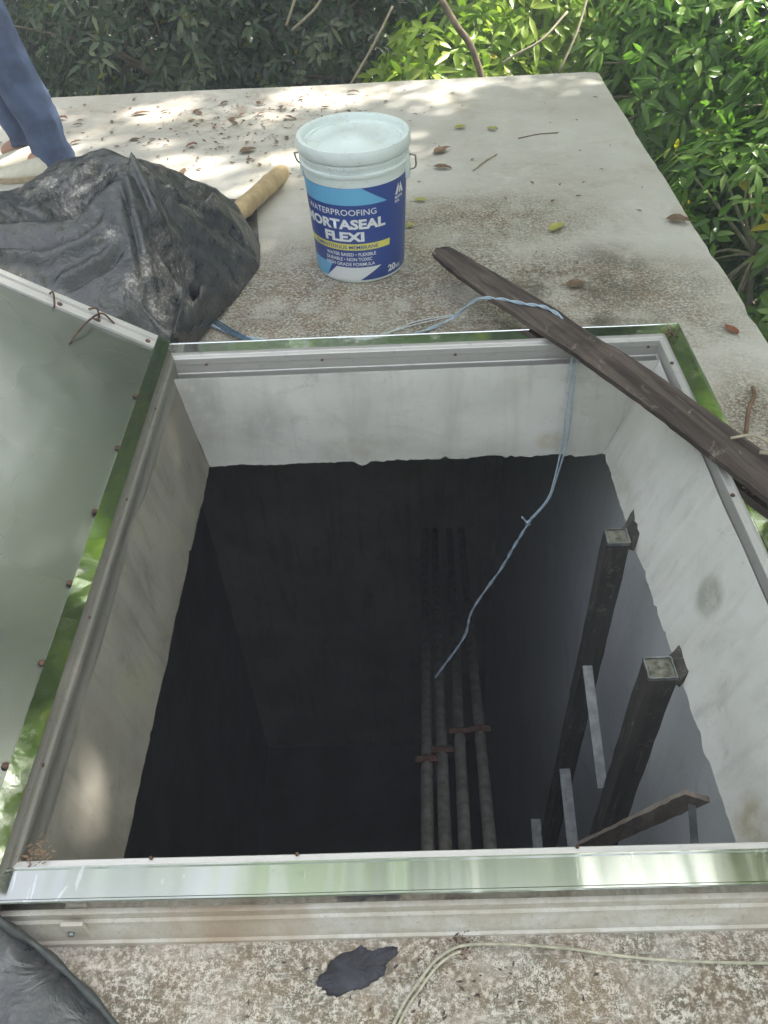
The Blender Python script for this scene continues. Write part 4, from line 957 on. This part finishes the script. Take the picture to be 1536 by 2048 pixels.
tree('leafy_shrub', 'dark green low shrub below the right roof edge near the hatch', 'shrub', (2.1, 2.4, -5.4), [((1.75, 2.5, -1.3), (.55, .75, .6)), ((2.1, 1.8, -1.5), (.6, .7, .6)), ((1.9, 2.2, -2.3), (.8, .9, .7)), ((1.8, 3.1, -1.8), (.6, .6, .5))], 2300, .095, .036, 'L_mid', 7, 7, tr_r=.07, twigs=60)
# bare pale twigs hanging among the foliage
for pts, lb in (([(-.40, 4.42, .30), (-.43, 4.40, .24), (-.47, 4.42, .16)], 'thin pale bare twig hanging above the roof edge, nearer the person'),
                ([(-.27, 4.45, .29), (-.33, 4.43, .22), (-.45, 4.45, .13)], 'thin pale bare twig hanging above the roof edge, nearer the pail'),
                ([(.04, 4.5, .20), (-.06, 4.45, .05), (-.19, 4.4, -.12)], 'long thin straight twig leaning on the far roof edge behind the pail'),
                ([(.88, 4.5, .14), (.75, 4.4, .05), (.62, 4.36, .0), (.56, 4.35, -.03)], 'thin grey branch crossing low behind the far edge by the shrub'),
                ([(1.0, 4.6, .24), (.93, 4.45, .08), (.84, 4.35, -.08)], 'thin upright twig standing beside the far right roof corner'),
                ([(1.63, 4.3, -.40), (1.58, 4.3, -.46), (1.57, 4.3, -.53), (1.50, 4.3, -.66)], 'crooked pale twig poking from the leaves right of the roof')):
    stalk(pts, .006, lb)
stalk([(.27, 4.5, .22), (.34, 4.45, .12), (.42, 4.40, .02), (.50, 4.35, -.20)], .016, 'pinkish grey bare branch rising behind the far edge right of the pail', 'bark')

# out of the picture: the trees all round that shade the roof and show in the bright metal
far = tree('forest_tree', 'tall forest tree standing around the roof outside the picture', 'tree', (0, 0, -5.4), [((0, 0, 3.2), (2.4, 2.4, 1.8)), ((1.3, .6, 2.0), (1.5, 1.5, 1.2)), ((-1.2, -.5, 2.2), (1.6, 1.5, 1.2)), ((.2, 1.0, .4), (1.8, 1.6, 1.2)), ((0, -.6, -1.2), (1.8, 1.8, 1.2)), ((.2, .2, -3.0), (1.7, 1.7, 1.2))], 5200, .16, .06, 'L_mid', 11, 6, 'forest trees around the building', tr_r=.16, twigs=60)
far.location = (5.6, 8.4, -5.4)
G = 'forest trees around the building'; LBL = 'tall forest tree standing around the roof outside the picture'
for x, y, s_, rz in ((1.8, 10.2, 1.2, 1), (-2.2, 11, 1.25, 2.2), (-5.6, 9.2, 1.1, 3.6), (7.8, 3.8, 1.05, 5), (7.6, -.8, 1.1, .7), (-7.8, 5.0, 1.15, 4.1), (-8.4, -.5, 1.1, 2), (4.5, -5.5, 1.1, 3), (-.8, -7, 1.15, 1.5), (-5.8, -6, 1.1, 5.2), (9.5, 8.5, 1.3, 2.9), (-10, 10, 1.4, .4), (4.3, 13.5, 1.45, 2.6), (-.5, 15, 1.5, 4.9), (-6, 14.5, 1.5, 1.9)):
    copy_tree(far, (x, y, -5.4), rz, s_, LBL, G)
# the overhanging crown, gaps shaped along the sun's rays to drop dapples on the left roof
HOLES = ((-.52, .68, -.04, .12), (-.78, 3.1, 0, .17), (-.35, 3.25, 0, .13), (-1.05, 3.75, 0, .18), (-.2, 3.75, 0, .13), (-.6, 3.6, 0, .13), (-1.5, 3.2, 0, .24), (-.12, 2.9, 0, .12), (.25, 3.8, 0, .13), (-.45, 3.95, 0, .12), (-1.3, 3.4, 0, .12), (-.95, 3.35, 0, .1), (.1, 3.4, 0, .08), (-.55, 2.9, 0, .1), (.7, 3.85, 0, .1))
ov = [((2.6, 2.1, 3.3), (1.5, 1.0, .7)), ((3.4, 2.6, 4.0), (1.6, 1.5, .8)), ((2.8, 3.3, 3.5), (1.3, 1.1, .7)), ((2.3, .7, 3.0), (1.2, 1.0, .6)), ((3.3, 1.2, 3.8), (1.4, 1.1, .7)), ((3.3, 4.7, 3.5), (1.2, 1.0, .6)), ((3.6, 4.1, 3.9), (.9, .8, .5)), ((2.2, 4.9, 4.2), (.9, .7, .5))]
tree('canopy_tree', 'tall spreading tree whose crown overhangs and shades the roof', 'tree', (4.9, 2.4, -5.4), ov, 5400, .15, .058, 'L_yel', 21, 6, tr_r=.16, twigs=70, shell=.2,
     holes=HOLES)
ov2 = [((-.3, 2.5, 4.5), (1.0, .8, .4)), ((.8, 2.5, 4.4), (1.0, .8, .4)), ((1.4, 3.2, 4.5), (1.2, 1.0, .5)), ((2.0, 4.3, 4.6), (1.3, 1.0, .6)), ((.6, 3.9, 4.9), (1.2, .8, .4)), ((-1.9, 3.2, 4.5), (.9, .8, .4)), ((2.3, 6.2, 4.6), (1.3, 1.0, .8)), ((2.9, 7.4, 4.6), (1.2, 1.0, .9)), ((2.6, 4.2, 4.9), (1.0, .8, .5))]
tree('canopy_tree', 'slender tree leaning high above the hatch outside the picture', 'tree', (-5.7, 4.9, -5.4), ov2, 4600, .15, .058, 'L_yel', 23, 6, tr_r=.12, twigs=40, shell=.2, holes=HOLES, ff=.8)

# added haze volume that lifts the darks like a veil over the lens
hz = MB(); hz.box((0, 0, -.3), (123, 123, 14)); hm_ = bpy.data.materials.new('veil_haze'); hm_.use_nodes = True; q = hm_.node_tree; q.nodes.remove(q.nodes['Principled BSDF'])
vo = q.nodes.new('ShaderNodeVolumePrincipled'); vo.inputs['Color'].default_value = (.86, .9, .95, 1); vo.inputs['Density'].default_value = HAZE; q.links.new(vo.outputs[0], q.nodes['Material Output'].inputs['Volume'])
tag(hz.build('haze', hm_, None), kind='stuff')
